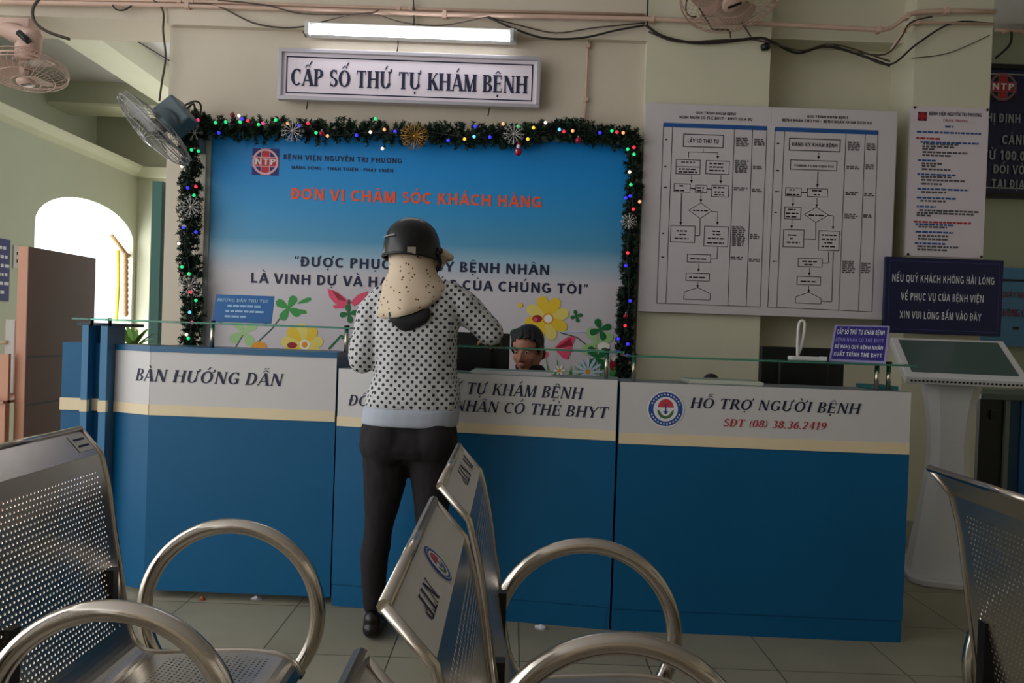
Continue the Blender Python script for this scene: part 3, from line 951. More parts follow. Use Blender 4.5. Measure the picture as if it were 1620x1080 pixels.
# ---- navy sign in front of it
r = thing('navy_sign', 'navy sign with three white text lines below the tall poster', 'sign', (2.54, 4.5, 1.275))
MB().box(2.193, 2.89, 4.49, 4.515, 1.275, 1.725).build('board', M_navy, r, .003)
MB().box(2.4, 2.75, 4.515, 4.6, 1.45, 1.55).build('bracket', M_dksteel, r)
t = MB()
wall_text(t, 'NẾU QUÝ KHÁCH KHÔNG HÀI LÒNG', 1411, 445, 1573, 12, 4.488, SANS, 0)
wall_text(t, 'VỀ PHỤC VỤ CỦA BỆNH VIỆN', 1425, 474, 1556, 11.5, 4.488, SANS, 0)
wall_text(t, 'XIN VUI LÒNG BẤM VÀO ĐÂY', 1423, 503, 1552, 11.5, 4.488, SANS, 0)
x0, x1, z0, z1 = 2.215, 2.868, 1.297, 1.703
for bx in ((x0, x1, z0, z0 + .003), (x0, x1, z1 - .003, z1), (x0, x0 + .003, z0, z1), (x1 - .003, x1, z0, z1)):
    t.face([(bx[0], 4.489, bx[2]), (bx[1], 4.489, bx[2]), (bx[1], 4.489, bx[3]), (bx[0], 4.489, bx[3])], 1)
t.build('lettering', [M_whiteink, mat('faint_blue_line', '#3b3f78', .6)], r)

# ---- dark warning board and light blue board on the far wall
r = thing('warning_board', 'dark navy board with an emblem high on the far right wall', 'sign', (4.3, 6, 2.38))
MB().box(3.35, 5.15, 5.95, 6.0, 2.385, 3.42).build('board', M_navy, r)
f = MB(); f.box(3.35, 5.15, 5.93, 5.95, 2.385, 2.42).box(3.35, 5.15, 5.93, 5.95, 3.385, 3.42); f.build('frame', M_black, r)
t = MB()
emblem_square(t, at(1587, 137, 5.94), 22 / FPX * 5.94, 5.945, 1)
wall_text(t, 'NGHỊ ĐỊNH SỐ', 1540, 192, 1637, 14, 5.94, SANS_B, 0)
wall_text(t, 'CẢNH BÁO', 1585, 228, 1665, 15, 5.94, SANS_B, 0)
wall_text(t, 'TỪ 100.000', 1553, 252, 1640, 15, 5.94, SANS_B, 0)
wall_text(t, 'ĐỐI VỚI', 1571, 274, 1627, 14, 5.94, SANS_B, 0)
wall_text(t, 'TẠI ĐỊA ĐIỂM', 1568, 297, 1660, 14, 5.94, SANS_B, 0)
t.face([(3.4, 5.944, 2.455), (5.1, 5.944, 2.455), (5.1, 5.944, 2.465), (3.4, 5.944, 2.465)], 0)
t.face([(3.4, 5.944, 3.34), (5.1, 5.944, 3.34), (5.1, 5.944, 3.35), (3.4, 5.944, 3.35)], 0)
t.build('lettering', [mat('pale_lettering', '#8f9296', .6), M_black, M_redink, mat('pinkish_line', '#7a5a66', .6), M_whiteink], r)
r = thing('light_blue_board', 'light blue board with red lettering behind the navy sign', 'sign', (4.3, 6, 1.25))
MB().box(3.55, 5.1, 5.95, 5.999, 1.225, 1.84).build('board', mat('mid_blue_board', '#4a7ca6', .5), r)
t = MB()
wall_text(t, 'QUẦY NHẬN THUỐC', 1583, 470, 1668, 9, 5.94, SANS_B, 1)
wall_text(t, 'KHÔNG CHEN LẤN', 1580, 500, 1662, 12, 5.94, SANS_B, 1)
t.face([(3.6, 5.944, 1.735), (5.05, 5.944, 1.735), (5.05, 5.944, 1.75), (3.6, 5.944, 1.75)], 0)
q = at(1602, 521, 5.944); t.face([(q.x, 5.944, q.z), (q.x + .05, 5.944, q.z), (q.x + .05, 5.944, q.z + .02), (q.x, 5.944, q.z + .02)], 0)
t.build('lettering', [M_blackink, mat('deep_red', '#7a1426', .6)], r)

# ------------------------------------------------------------------ the three reception desks and the end section
def desk(label, p0, p1, h_, depth, zp, zt0, kick, bluetop=False, lift=0.0, back=.15, trim=.02):
    """p0,p1 = floor line of the front. returns root, plane point, along, normal(toward viewer)"""
    p0, p1 = Vector((*p0, 0)), Vector((*p1, 0))
    L = (p1 - p0).length
    ang = math.atan2((p1 - p0).y, (p1 - p0).x)
    X = Matrix.Translation(p0) @ Matrix.Rotation(ang, 4, 'Z')
    r = thing('reception_desk', label, 'desk', p0)
    pz = h_ - .024 if bluetop else h_
    b = MB()
    b.box(0, L, .006, .05, lift, h_ - .02, 0, X)                # front board
    b.box(0, .02, .05, depth, lift, h_ - .02, 0, X).box(L - .02, L, .05, depth, lift, h_ - .02, 0, X)
    b.build('front_board', M_blue, r)
    MB().box(-.0, L + .0, -.004 if bluetop else .006, .26, h_ - .024, h_, 0, X).build('top_ledge', M_blue2 if bluetop else mat('grey_white_ledge', '#8f9498', .4), r)
    MB().box(.02, L - trim, .26, depth + back, .73, .76, 0, X).build('work_surface', M_blue2, r)
    MB().box(.02, L - trim, depth + back - .04, depth + back - .02, 0, .73, 0, X).build('modesty_panel', M_blue2, r)
    MB().box(0.002, L - .002, 0, .006, zp, pz, 0, X).build('sign_panel', M_white, r)
    MB().box(0.002, L - .002, -.004, .006, zt0, zp, 0, X).build('edge_strip', M_trim, r)
    if kick:
        MB().box(0, L, .0, .006, kick + .006, zt0, 0, X).build('lower_panel', M_blue, r)
        MB().box(0, L - .012, .004, .012, lift, kick, 0, X).build('kick_board', M_blue, r)
    else:
        MB().box(0, L, .0, .006, lift, zt0, 0, X).build('lower_panel', M_blue, r)
    n = (X.to_3x3() @ Vector((0, -1, 0)))
    xd = (X.to_3x3() @ Vector((1, 0, 0)))
    return r, X, p0 + n * .002, xd, n, L


def desk_text(mb, s, px0, py0, px1, cap, D, S, mi=0):
    _, X, p, xd, n, L = D
    a = hit(px0, py0, p, n)
    b2 = hit(px1, py0 + .04 * (px1 - px0), p, n)
    lettering(mb, s, a, xd, ZD, cap / FPX * a.y, (b2 - a).dot(xd), S, mi)


D1 = desk('left reception desk lettered BÀN HƯỚNG DẪN with blue top ledge', (-1.552, 3.26), (-.745, 3.246), 1.087, .45, .835, .79, 0, True, .035, .33)
t = MB(); desk_text(t, 'BÀN HƯỚNG DẪN', 206, 602, 445, 19.5, D1, SERIF_I)
# the left end of this desk folds back; its print folds with it
TH_F = math.radians(22)
pf = Vector((-1.552, 3.26 - .002, 0))
for i_, v_ in enumerate(t.v):
    if v_[0] < pf.x:
        d_ = pf.x - v_[0]
        t.v[i_] = (pf.x - math.cos(TH_F) * d_, pf.y + math.sin(TH_F) * d_, v_[2])
t.build('lettering', M_ink, D1[0])
XF = Matrix.Translation((-1.552, 3.26, 0)) @ Matrix.Rotation(-TH_F, 4, 'Z')
LF = .205
MB().box(-LF, 0, .006, .05, .035, 1.067, 0, XF).build('folded_end_board', M_blue, D1[0])
MB().box(-LF, 0, -.004, .16, 1.063, 1.087, 0, XF).build('top_ledge', M_blue2, D1[0])
MB().box(-LF, 0, 0, .006, .835, 1.063, 0, XF).build('sign_panel', M_white, D1[0])
MB().box(-LF, 0, -.004, .006, .79, .835, 0, XF).build('edge_strip', M_trim, D1[0])
MB().box(-LF, 0, 0, .006, .035, .79, 0, XF).build('lower_panel', M_blue, D1[0])
D2 = desk('middle reception desk, set at an angle behind the standing woman', (-.738, 3.241), (.436, 3.076), 1.02, .45, .815, .774, .09, trim=.12)
t = MB(); desk_text(t, 'CẤP SỐ THỨ TỰ KHÁM BỆNH', 590, 616, 920, 18, D2, SERIF_I)
t.build('lettering', M_ink, D2[0]); t = MB(); desk_text(t, 'ĐỐI VỚI BỆNH NHÂN CÓ THẺ BHYT', 550, 641, 960, 17, D2, SERIF_I); t.build('lettering', M_ink, D2[0])
D3 = desk('right reception desk lettered HỖ TRỢ NGƯỜI BỆNH with a round emblem', (.445, 3.074), (1.615, 3.05), 1.014, .45, .808, .764, .085)
t = MB(); desk_text(t, 'HỖ TRỢ NGƯỜI BỆNH', 1091, 645, 1359, 16.5, D3, SERIF_I)
t.build('lettering', M_ink, D3[0]); t = MB(); desk_text(t, 'SĐT (08) 38.36.2419', 1143, 674, 1306, 12, D3, SERIF_I); t.build('phone_lettering', M_redink, D3[0])
e = MB(); emblem_ring(e, hit(1053, 647, D3[2], D3[4]), 27 / FPX * 3.07, D3[3], ZD, D3[4], 0)
EMB = [M_whiteink, mat('ring_blue', '#22478f', .5), mat('umbrella_red', '#bc3a48', .5), mat('leaf_green', '#4c6a42', .5)]
e.build('emblem', EMB, D3[0])

r = thing('desk_end_section', 'narrow blue end section with two upright fins left of the desks', 'desk', (-1.85, 3.3, 0))
MB().box(-1.975, -1.775, 3.335, 3.5, 0, 1.088).build('front_board', M_blue, r)
MB().box(-1.975, -1.775, 3.325, 3.337, .792, .845).build('edge_strip', M_trim, r)
for px0, px1 in ((128, 138), (157, 168)):
    a, b2 = at(px0, 600, 3.29).x + .003, at(px1, 600, 3.29).x + .003
    o = MB().box(a, b2, 3.285, 3.43, 0, 1.165).build('fin', mat('fin_blue', '#2f6f9a', .4), r)
    MB().box(a - .002, b2 + .002, 3.281, 3.3, .792, .842).build('edge_strip', M_trim, o)
    MB().tube([((a + b2) / 2, 3.33, 1.165), ((a + b2) / 2, 3.33, 1.2)], .008, 8).build('bolt', M_dksteel, o)
a, b2 = at(130, 515, 3.42).x, at(211, 515, 3.42).x
MB().box(a, b2, 3.38, 3.52, 1.163, 1.177).build('dark_shelf', mat('dark_shelf', '#22303c', .5), r)
MB().box(a + .02, a + .155, 3.43, 3.5, 1.0, 1.163).build('back_board', M_blue2, r)


# ---- glass shelves on posts
def shelf(label, p0, p1, z, dep, posts, off, desktop):
    p0, p1 = Vector((*p0, 0)), Vector((*p1, 0))
    ang = math.atan2((p1 - p0).y, (p1 - p0).x)
    X = Matrix.Translation(p0) @ Matrix.Rotation(ang, 4, 'Z')
    L = (p1 - p0).length
    r = thing('glass_shelf', label, 'shelf', (p0 + p1) / 2 + Vector((0, 0, desktop)))
    MB().box(0, L, off, off + dep, z - .008, z, 0, X).build('glass', M_glass, r, .001)
    for s, yo in posts:
        q = X @ Vector((s * L, off + yo, 0))
        pst = MB().tube([(q.x, q.y, desktop + .001), (q.x, q.y, z - .008)], .009, 10).build('post', M_steel, r)
        MB().tube([(q.x, q.y, z), (q.x, q.y, z + .008)], .012, 10).build('cap', M_dksteel, pst)
    return r


shelf('glass shelf standing on the left desk, the highest of the three', (-1.9, 3.25), (-.70, 3.25), 1.197, .2, ((.5, .02), (.985, .02)), .02, 1.087)
shelf('glass shelf on the middle desk above the counter clerk', (-.55, 3.225), (.46, 3.09), 1.137, .2, ((.2, .05), (.93, .03)), .02, 1.02)
shelf('glass shelf on the right desk carrying the purple sign', (.47, 3.08), (1.655, 3.06), 1.124, .2, ((.03, .03), (.87, .03), (.93, .08)), .02, 1.014)

# ---- things on and behind the desks
rnd = random.Random(3)
r = thing('tabletop_sign', 'small purple tabletop sign leaning on the right glass shelf', 'sign', at(1353, 574, 3.15))
o_ = at(1311, 572, 3.18)
o_.z = 1.126
ang = math.radians(-30)
xd = Vector((math.cos(ang), math.sin(ang), 0))
bk = Vector((-math.sin(ang), math.cos(ang), 0))
zd = (ZD * .72 + bk * .69).normalized()
wS, hS = .215, .215
n_ = xd.cross(zd)
def SP(a, b, k=0.0): return o_ + xd * a + zd * b + n_ * k
m = MB()
c8 = [SP(a, b, k) for k in (0, -.006) for a, b in ((0, 0), (wS, 0), (wS, hS), (0, hS))]
for f_ in ((0, 1, 2, 3), (7, 6, 5, 4), (0, 4, 5, 1), (1, 5, 6, 2), (2, 6, 7, 3), (3, 7, 4, 0)): m.face([c8[i] for i in f_])
m.build('plate', mat('lilac_edge_acrylic', '#8f88b0', .3), r)
m = MB()
m.face([SP(.008, .012, .001), SP(wS - .008, .012, .001), SP(wS - .008, hS - .008, .001), SP(.008, hS - .008, .001)])
for z_, s_, hh, mi in ((.158, 'CẤP SỐ THỨ TỰ KHÁM BỆNH', .028, 1), (.114, 'BỆNH NHÂN CÓ THẺ BHYT', .022, 2), (.073, 'ĐỀ NGHỊ QUÝ BỆNH NHÂN', .021, 1), (.030, 'XUẤT TRÌNH THẺ BHYT', .022, 1)):
    lettering(m, s_, SP(.014, z_, .002), xd, zd, hh, wS - .03, SANS, mi)
m.build('lettering', [mat('purple_sign', '#2b2370', .4), M_whiteink, mat('lilac_ink', '#8f86c4', .5)], r)
m = MB(); m.prism([(.012, 0), (.12, 0), (.11, .1)], 'x', 0, .01, 0, Matrix.Translation(SP(wS / 2, 0, 0) + bk * .004) @ Matrix.Rotation(ang, 4, 'Z'))
m.build('prop', mat('lilac_edge_acrylic', '#8f88b0', .3), r)

q = at(1250, 571, 3.16)
q.z = 1.126
r = thing('bent_rod_stand', 'white bent rod stand on a flat base, left of the purple sign', 'stand', q)
MB().box(q.x, q.x + .145, q.y - .02, q.y + .035, 1.1245, 1.142).build('base', M_offwhite, r, .004)
MB().box(q.x + .115, q.x + .145, q.y - .022, q.y - .016, 1.128, 1.144).build('tag', M_whiteink, r)
MB().tube(smooth_path([(q.x + .03, q.y, 1.142), (q.x + .028, q.y, 1.2), (q.x + .03, q.y, 1.27), (q.x + .042, q.y, 1.29), (q.x + .055, q.y, 1.275), (q.x + .052, q.y + .01, 1.2), (q.x + .035, q.y + .01, 1.142)], 5), .006, 8).build('rod', M_offwhite, r)


def monitor(label, x0, x1, z0, z1, Y, tilt=0):
    r = thing('computer_monitor', label, 'monitor', ((x0 + x1) / 2, Y + .06, .76))
    b = MB()
    b.box(x0, x1, Y, Y + .03, z0, z1)
    b.build('casing', M_black, r, .006)
    MB().box(x0 + .08, x1 - .08, Y + .0 - .02, Y, z0 + .05, z1 - .06).build('rear_bulge', M_black, r, .01)
    MB().box(x0 + .015, x1 - .015, Y + .03, Y + .032, z0 + .02, z1 - .015).build('screen', mat('screen_dark', '#101418', .2), r)
    xm = (x0 + x1) / 2
    MB().box(xm - .03, xm + .03, Y - .01, Y + .04, .775, z0 + .03).build('neck', M_black, r)
    MB().box(xm - .12, xm + .12, Y - .06, Y + .12, .76, .775).build('foot', M_black, r, .004)
    return r


a, b2 = at(1203, 580, 3.62), at(1336, 580, 3.62)
monitor('black monitor seen from behind on the right desk', a.x, b2.x, .93, at(1260, 549, 3.62).z, 3.62)
a, b2 = at(690, 560, 3.55), at(806, 560, 3.55)
monitor('black monitor between the woman and the seated clerk', a.x, b2.x, .9, at(790, 527, 3.55).z, 3.55)

a = at(342, 467, 3.36)
r = thing('notice_stand', 'small blue notice stand on the left desk before the panel', 'sign', (a.x + .13, 3.36, 1.088))
aa, bb = at(342, 490, 3.4), at(434, 490, 3.4)
m = MB(); m.prism([(3.36, 1.20), (3.366, 1.20), (3.40, at(390, 467, 3.4).z), (3.394, at(390, 467, 3.4).z)], 'x', aa.x, bb.x)
m.build('plate', mat('notice_blue', '#1d5c9a', .35), r)
m = MB()
zt = at(390, 467, 3.4).z
up = (Vector((0, 3.394, zt)) - Vector((0, 3.36, 1.20)))
Ht = up.length
up.normalize()
for k, (z_, s_, x_0, x_1, hh) in enumerate(((.74, 'HƯỚNG DẪN THỦ TỤC', .04, .92, .12), (.56, None, .22, .72, .09), (.37, None, .2, .78, .09), (.18, None, .2, .5, .09))):
    o2 = Vector((aa.x, 3.3585, 1.2)) + up * (z_ * Ht)
    W_ = bb.x - aa.x
    if s_: lettering(m, s_, o2 + XD * (x_0 * W_), XD, up, hh * Ht, (x_1 - x_0) * W_, SANS_B)
    else:
        x = x_0
        while x < x_1:
            l = rnd.uniform(.06, .14)
            p_ = o2 + XD * (x * W_)
            m.face([p_, p_ + XD * (l * W_), p_ + XD * (l * W_) + up * (hh * Ht * .8), p_ + up * (hh * Ht * .8)])
            x += l + .02
m.build('lettering', mat('pale_blue_ink', '#8fb4d4', .5), r)
for x in (aa.x + .03, bb.x - .03):
    MB().box(x - .004, x + .004, 3.361, 3.40, 1.198, 1.21).build('foot', mat('notice_blue', '#1d5c9a', .35), r)

for (p_, q_, zz, m_, lab, cat) in (((748, 590), (872, 588), 1.0205, M_whiteink, 'sheets of white paper on the middle desk ledge', 'paper'),
                              ((1077, 601), (1190, 604), 1.0145, mat('cream_paper', '#cfd0c0', .7), 'cream papers lying on the right desk near the emblem', 'paper')):
    a, b2 = at(*p_, 3.3), at(*q_, 3.3)
    m = MB()
    for k in range(4):
        dx = rnd.uniform(-.01, .01)
        m.box(a.x + dx, b2.x + dx, 3.2 if zz > 1.017 else 3.16, 3.33 if zz < 1.017 else 3.36, zz + k * .004, zz + .0035 + k * .004)
    o = m.build('paper_stack', m_)
    tag(o, lab, cat)
a, b2 = at(1357, 610, 3.3), at(1396, 612, 3.3)
o = MB().box(a.x, b2.x, 3.16, 3.32, 1.0145, 1.03).build('teal_folder', mat('teal_folder', '#2b6d70', .5), None, .003)
tag(o, 'thin teal folder on the right desk under the purple sign', 'folder')
q = at(1125, 600, 3.45); 
o = MB()
o.lathe([(0.0001, .105), (.02, .1), (.034, .085), (.04, .06), (.042, 0.0)], 18, 0, Matrix.Translation((q.x, 3.45, .94)))
o.lathe([(.0001, .76 - .94), (.05, .76 - .94), (.05, .77 - .94), (.012, .78 - .94), (.012, 0), (.042, 0)], 18, 0, Matrix.Translation((q.x, 3.45, .94)))
o = o.build('desk_webcam', M_black)
tag(o, 'small black rounded device peeking over the right desk', 'device')

# potted plant behind left desk, on its stand
q = at(212, 540, 3.95)
r = thing('potted_plant', 'small potted plant in front of the bright archway', 'plant', (q.x, 3.95, .762))
MB().lathe([(.0001, 0), (.06, 0), (.08, .29), (.085, .31), (.073, .31), (.065, .29), (.0001, .29)], 20, 0, Matrix.Translation((q.x, 3.95, .7605))).build('pot', mat('clay_pot', '#7a5a48', .7), r)
ps = thing('plant_stand', 'small stand carrying the potted plant, hidden behind the left desk', 'stand', (q.x, 3.95, 0))
MB().box(q.x - .15, q.x + .15, 3.8, 4.1, .735, .76).build('top', M_blue2, ps, .004)
for dx in (-.12, .12):
    for dy in (-.12, .12): MB().tube([(q.x + dx, 3.95 + dy, .735), (q.x + dx * 1.1, 3.95 + dy * 1.1, 0)], .012, 8).build('leg', M_dksteel, ps)
lv = MB()
for k in range(18):
    a = k * 2.4
    ln = rnd.uniform(.13, .21)
    el = rnd.uniform(.3, 1.2)
    d = Vector((math.cos(a) * math.cos(el), math.sin(a) * math.cos(el), math.sin(el)))
    sd = Vector((-math.sin(a), math.cos(a), 0))
    b0 = Vector((q.x, 3.95, 1.045))
    pts = []
    prev = None
    for j in range(6):
        t2 = j / 5
        c0 = b0 + d * ln * t2 + Vector((0, 0, -.05 * t2 * t2))
        w_ = .014 * math.sin(PI * min(.98, t2 * .9 + .08))
        cur = (c0 - sd * w_, c0 + sd * w_)
        if prev: lv.face([prev[0], prev[1], cur[1], cur[0]], 0, True)
        prev = cur
lv.build('foliage', mat('plant_green', '#6c9a44', .5, var=.2, vscale=10), r)
# hanging ribbons outside the arch
r = thing('hanging_decoration', 'brown and yellow hanging strips in the archway light', 'decoration', (-3.8, 6.75, 1.2))
m = MB()
for py in range(405, 500, 9):
    m.ball(at(199, py, 6.98), .03, 8, 0, (.8, .8, 1.2))
m.tube([at(199, 402, 6.98), at(199, 498, 6.98)], .008, 5)
m.build('brown_strip', mat('brown_decor', '#8a6a48', .8), r)
m = MB(); a, b2 = at(187, 396, 6.98), at(184, 508, 6.98)
m.tube([a, a.lerp(b2, .5) + Vector((.01, 0, 0)), b2], .016, 6); m.build('yellow_strip', mat('yellow_decor', '#c8c040', .8), r)
m = MB(); m.tube([at(176, 372, 6.98), at(199, 402, 6.98), Vector((-3.62, 7.11, at(199, 402, 6.98).z))], .02, 6); m.build('branch', mat('brown_decor', '#8a6a48', .8), r)

# ------------------------------------------------------------------ left: booth partition, low desk, notices
r = thing('booth_partition', 'tall brown and salmon booth partition before the archway', 'partition', (-2.8, 4.7, 0))
za = at(50, 390, 4.35).z
m = MB(); x_a, x_b = -2.845, -2.785
m.prism([(4.35, 0), (5.05, 0), (5.05, za), (4.35, za)], 'x', x_b - .004, x_b)
m.build('side_panel', M_brown, r)
m = MB(); m.box(x_a, x_b - .004, 4.35, 5.05, 0, za); m.build('end_panel', M_salmon, r)
for zz in (.735, .36):
    q = at(90, 563 if zz > .5 else 635, 4.6).z
    MB().box(x_b, x_b + .003, 4.35, 5.05, q - .004, q + .004).build('joint_strip', M_greyink, r)
r = thing('booth_desk', 'salmon booth desk at the left edge beside the partition', 'desk', (-3.1, 4.3, 0))
zb = at(25, 560, 4.3).z
MB().box(-3.4, -2.85, 4.28, 4.30, 0, at(20, 635, 4.3).z - .01).build('lower_panel', M_salmon, r)
MB().box(-2.98, -2.85, 4.30, 4.32, 0, zb).build('upper_panel', M_salmon, r)
MB().box(-3.4, -2.85, 4.26, 4.9, at(20, 635, 4.3).z - .01, at(20, 635, 4.3).z + .005).build('desk_top', mat('salmon_edge', '#a5735c', .45), r)
a = at(15, 505, 4.7); b2 = at(29, 566, 4.7)
r = thing('white_display_unit', 'slim white upright unit on the booth desk', 'display', (a.x, 4.7, b2.z))
MB().box(a.x, b2.x, 4.66, 4.72, at(20, 635, 4.3).z + .006, a.z).build('casing', M_offwhite, r, .006)
MB().tube([(a.x - .12, 4.65, 1.02), (a.x + .02, 4.65, 1.03)], .012, 8).build('arm', mat('cream_arm', '#d8d0a8', .5), r)
for (ya, yb_, py0, py1, m_, nm, lab, cat) in ((4.95, 5.36, 378, 476, mat('violet_notice', '#20206a', .5), 'wall_notice', 'dark blue notice on the corridor wall at the left edge', 'sign'),
                                  (5.40, 5.56, 385, 422, M_white, 'wall_paper', 'white paper with dark marks beside the dark blue notice', 'sign')):
    z1_, z0_ = at(8, py0, 5.3).z, at(8, py1, 5.3).z
    r = thing(nm, lab, cat, (XL, (ya + yb_) / 2, z0_))
    MB().box(XL, XL + .008, ya, yb_, z0_, z1_).build('sheet', m_, r)
    t = MB()
    n_l = 6 if nm == 'wall_notice' else 2
    for k in range(n_l):
        zz = z1_ - (k + 1) * (z1_ - z0_) / (n_l + 1)
        y = ya + .03
        while y < yb_ - .05:
            l = rnd.uniform(.02, .05) 
            t.face([(XL + .0085, y, zz - .012), (XL + .0085, y + l, zz - .012), (XL + .0085, y + l, zz + .01), (XL + .0085, y, zz + .01)])
            y += l + .012
    t.build('small_print', M_whiteink if nm == 'wall_notice' else M_blackink, r)

# ------------------------------------------------------------------ right: kiosk and blue cabinet
r = thing('touch_kiosk', 'white touch screen kiosk with flared pedestal right of the desks', 'kiosk', (2.27, 3.98, 0))
KX = Matrix.Translation((2.305, 3.98, 0)) @ Matrix.Rotation(math.radians(-15), 4, 'Z')
m = MB()
m.prism([(-.20, -.19), (-.15, -.25), (.15, -.25), (.20, -.19), (.20, .19), (.15, .25), (-.15, .25), (-.2, .19)], 'z', 0, .035, 0, KX)
m.build('base_plate', M_kiosk, r, .008)
m = MB()
rings = [(.035, .172, .17), (.12, .158, .15), (.29, .132, .12), (.45, .11, .10), (.58, .094, .09), (.70, .09, .085), (.825, .099, .09), (.93, .116, .10), (1.045, .145, .12)]
prev = None
for z, hx, hy_ in rings:
    ring = [KX @ Vector(p) for p in ((-hx, .3 * hy_, z), (-hx, -.55 * hy_, z), (-hx * .6, -hy_, z), (hx * .6, -hy_, z), (hx, -.55 * hy_, z), (hx, .3 * hy_, z), (hx * .6, hy_, z), (-hx * .6, hy_, z))]
    if prev:
        for k in range(8): m.face([prev[k], prev[(k + 1) % 8], ring[(k + 1) % 8], ring[k]], 0)
    prev = ring
m.build('pedestal', M_kiosk, r)
head = KX @ Matrix.Translation((.01, -.24, 1.05)) @ Matrix.Rotation(math.radians(27), 4, 'X')
MB().box(-.275, .275, 0, .43, -.045, 0, 0, head).build('screen_housing', M_kiosk, r, .006)
MB().box(-.24, .24, .045, .40, 0, .0025, 0, head).build('screen', mat('kiosk_screen', '#39504c', .12), r)
m = MB()
for k in range(28): m.box(-.25 + k * .018, -.24 + k * .018, -.002, 0, -.03, -.02, 0, head)
m.build('vent_row', M_dksteel, r)
r = thing('service_cabinet', 'low dark and blue cabinet standing at the right edge behind the kiosk', 'cabinet', (3.9, 5.2, 0))
a, b2, c2 = at(1548, 700, 5.1).x, at(1586, 700, 5.1).x, at(1614, 700, 5.1).x
zc = at(1585, 632, 5.1).z
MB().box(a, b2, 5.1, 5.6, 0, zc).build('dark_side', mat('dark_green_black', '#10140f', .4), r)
MB().box(b2, b2 + .03, 5.08, 5.6, 0, zc).build('upright', mat('grey_upright', '#6d746f', .4), r)
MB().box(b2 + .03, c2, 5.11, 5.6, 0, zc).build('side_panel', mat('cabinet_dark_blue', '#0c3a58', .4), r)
MB().box(c2, 4.6, 5.1, 5.6, 0, zc).build('front_panel', mat('cabinet_blue', '#14548c', .4), r)
MB().box(a - .02, 4.62, 5.06, 5.62, zc, zc + .04).build('top', mat('cabinet_top', '#59665f', .4), r, .004)
q = at(1570, 656, 5.1)
MB().box(q.x - .02, q.x + .02, 5.085, 5.1, q.z - .03, q.z + .03).build('handle', M_black, r)


# ------------------------------------------------------------------ wall fans
def fan(label, centre, normal, rad, mcage, mblade, depth=.17, nrad=40, mount=None, motor=None, mmotor=None):
    r = thing('wall_fan', label, 'fan', mount or centre)
    n = Vector(normal).normalized()
    q = n.to_track_quat('Z', 'Y').to_matrix().to_4x4()
    X = Matrix.Translation(centre) @ q
    cg = MB()
    for rr, zz in ((1, 0), (.985, .02), (.97, -.03)):
        cg.tube([X @ Vector((rad * rr * math.cos(2 * PI * k / 48), rad * rr * math.sin(2 * PI * k / 48), zz)) for k in range(48)], .005 if rr == 1 else .0025, 6, 0, True)
    for rr in (.35, .68):
        zz = depth * .5 * math.sqrt(1 - rr * rr)
        cg.tube([X @ Vector((rad * rr * math.cos(2 * PI * k / 36), rad * rr * math.sin(2 * PI * k / 36), zz)) for k in range(36)], .002, 5, 0, True)
    for k in range(nrad):
        a = 2 * PI * k / nrad
        for sg in (1, -1):
            cg.tube([X @ Vector((rad * math.sin(t * PI / 2) * math.cos(a + .25 * sg * math.cos(t * PI / 2)), rad * math.sin(t * PI / 2) * math.sin(a + .25 * sg * math.cos(t * PI / 2)), sg * depth * .5 * math.cos(t * PI / 2))) for t in (.2, .4, .6, .8, 1)], .0013, 4, 0, False, False)
    cg.build('cage', mcage, r)
    hb = MB().lathe([(.0001, depth * .5 + .008), (rad * .2, depth * .5 + .005), (rad * .235, depth * .5 - .005), (rad * .235, depth * .5 - .012)], 28, 0, X)
    h_ = hb.build('hub_badge', mcage, r)
    MB().box(-rad * .13, rad * .13, -.008, .008, depth * .5 + .007, depth * .5 + .01, 0, X @ Matrix.Rotation(.6, 4, 'Z')).build('badge_mark', M_black, h_)
    for k in range(3):
        b = MB()
        a0 = k * 2 * PI / 3 + .4
        prev = None
        for j in range(9):
            s_ = j / 8
            a = a0 + s_ * 1.35
            rin, rout = rad * .16, rad * (.55 + .33 * math.sin(PI * (s_ * .8 + .15)))
            zz = -.03 + .06 * s_
            cur = (X @ Vector((rin * math.cos(a), rin * math.sin(a), zz * .5)), X @ Vector((rout * math.cos(a), rout * math.sin(a), zz)))
            if prev: b.face([prev[0], prev[1], cur[1], cur[0]], 0, True)
            prev = cur
        b.build('blade', mblade, r)
    MB().lathe([(.0001, .03), (rad * .16, .025), (rad * .17, -.02), (rad * .17, -.05), (.0001, -.05)], 20, 0, X).build('blade_hub', mblade, r)
    if motor:
        MB().lathe([(.0001, -depth * .35), (rad * .24, -depth * .35), (rad * .3, -depth * .5), (rad * .3, -depth * .5 - motor), (rad * .2, -depth * .5 - motor - .03), (.0001, -depth * .5 - motor - .03)], 24, 0, X).build('motor_housing', mmotor or mcage, r)
    return r, X


MPK = mat('faded_pink_plastic', '#bf9f90', .5, var=.05)
MPB = mat('dusty_blade', '#a58c7c', .5)
c0 = at(42, 112, 4.25)
r, X = fan('dusty pink fan hanging from the beam at the top left', c0, (.1, -.18, -1), .205, MPK, MPB, .15, 36, None, .07)
t0 = at(28, 48, 4.55)
MB().box(t0.x - .08, t0.x + .1, 4.5, 4.62, t0.z - .05, t0.z + .06).build('mount_plate', MPK, r, .01)
MB().tube([(t0.x + .02, 4.52, t0.z - .02), (t0.x + .03, 4.42, t0.z - .05), c0 + Vector((.0, .05, .2)), c0 + Vector((0, .01, .1))], [.05, .045, .05, .06], 12).build('arm', MPK, r)
MB().tube([c0 + Vector((-.03, -.03, .2)), c0 + Vector((.03, -.03, .15))], .018, 8).build('knob', M_black, r)

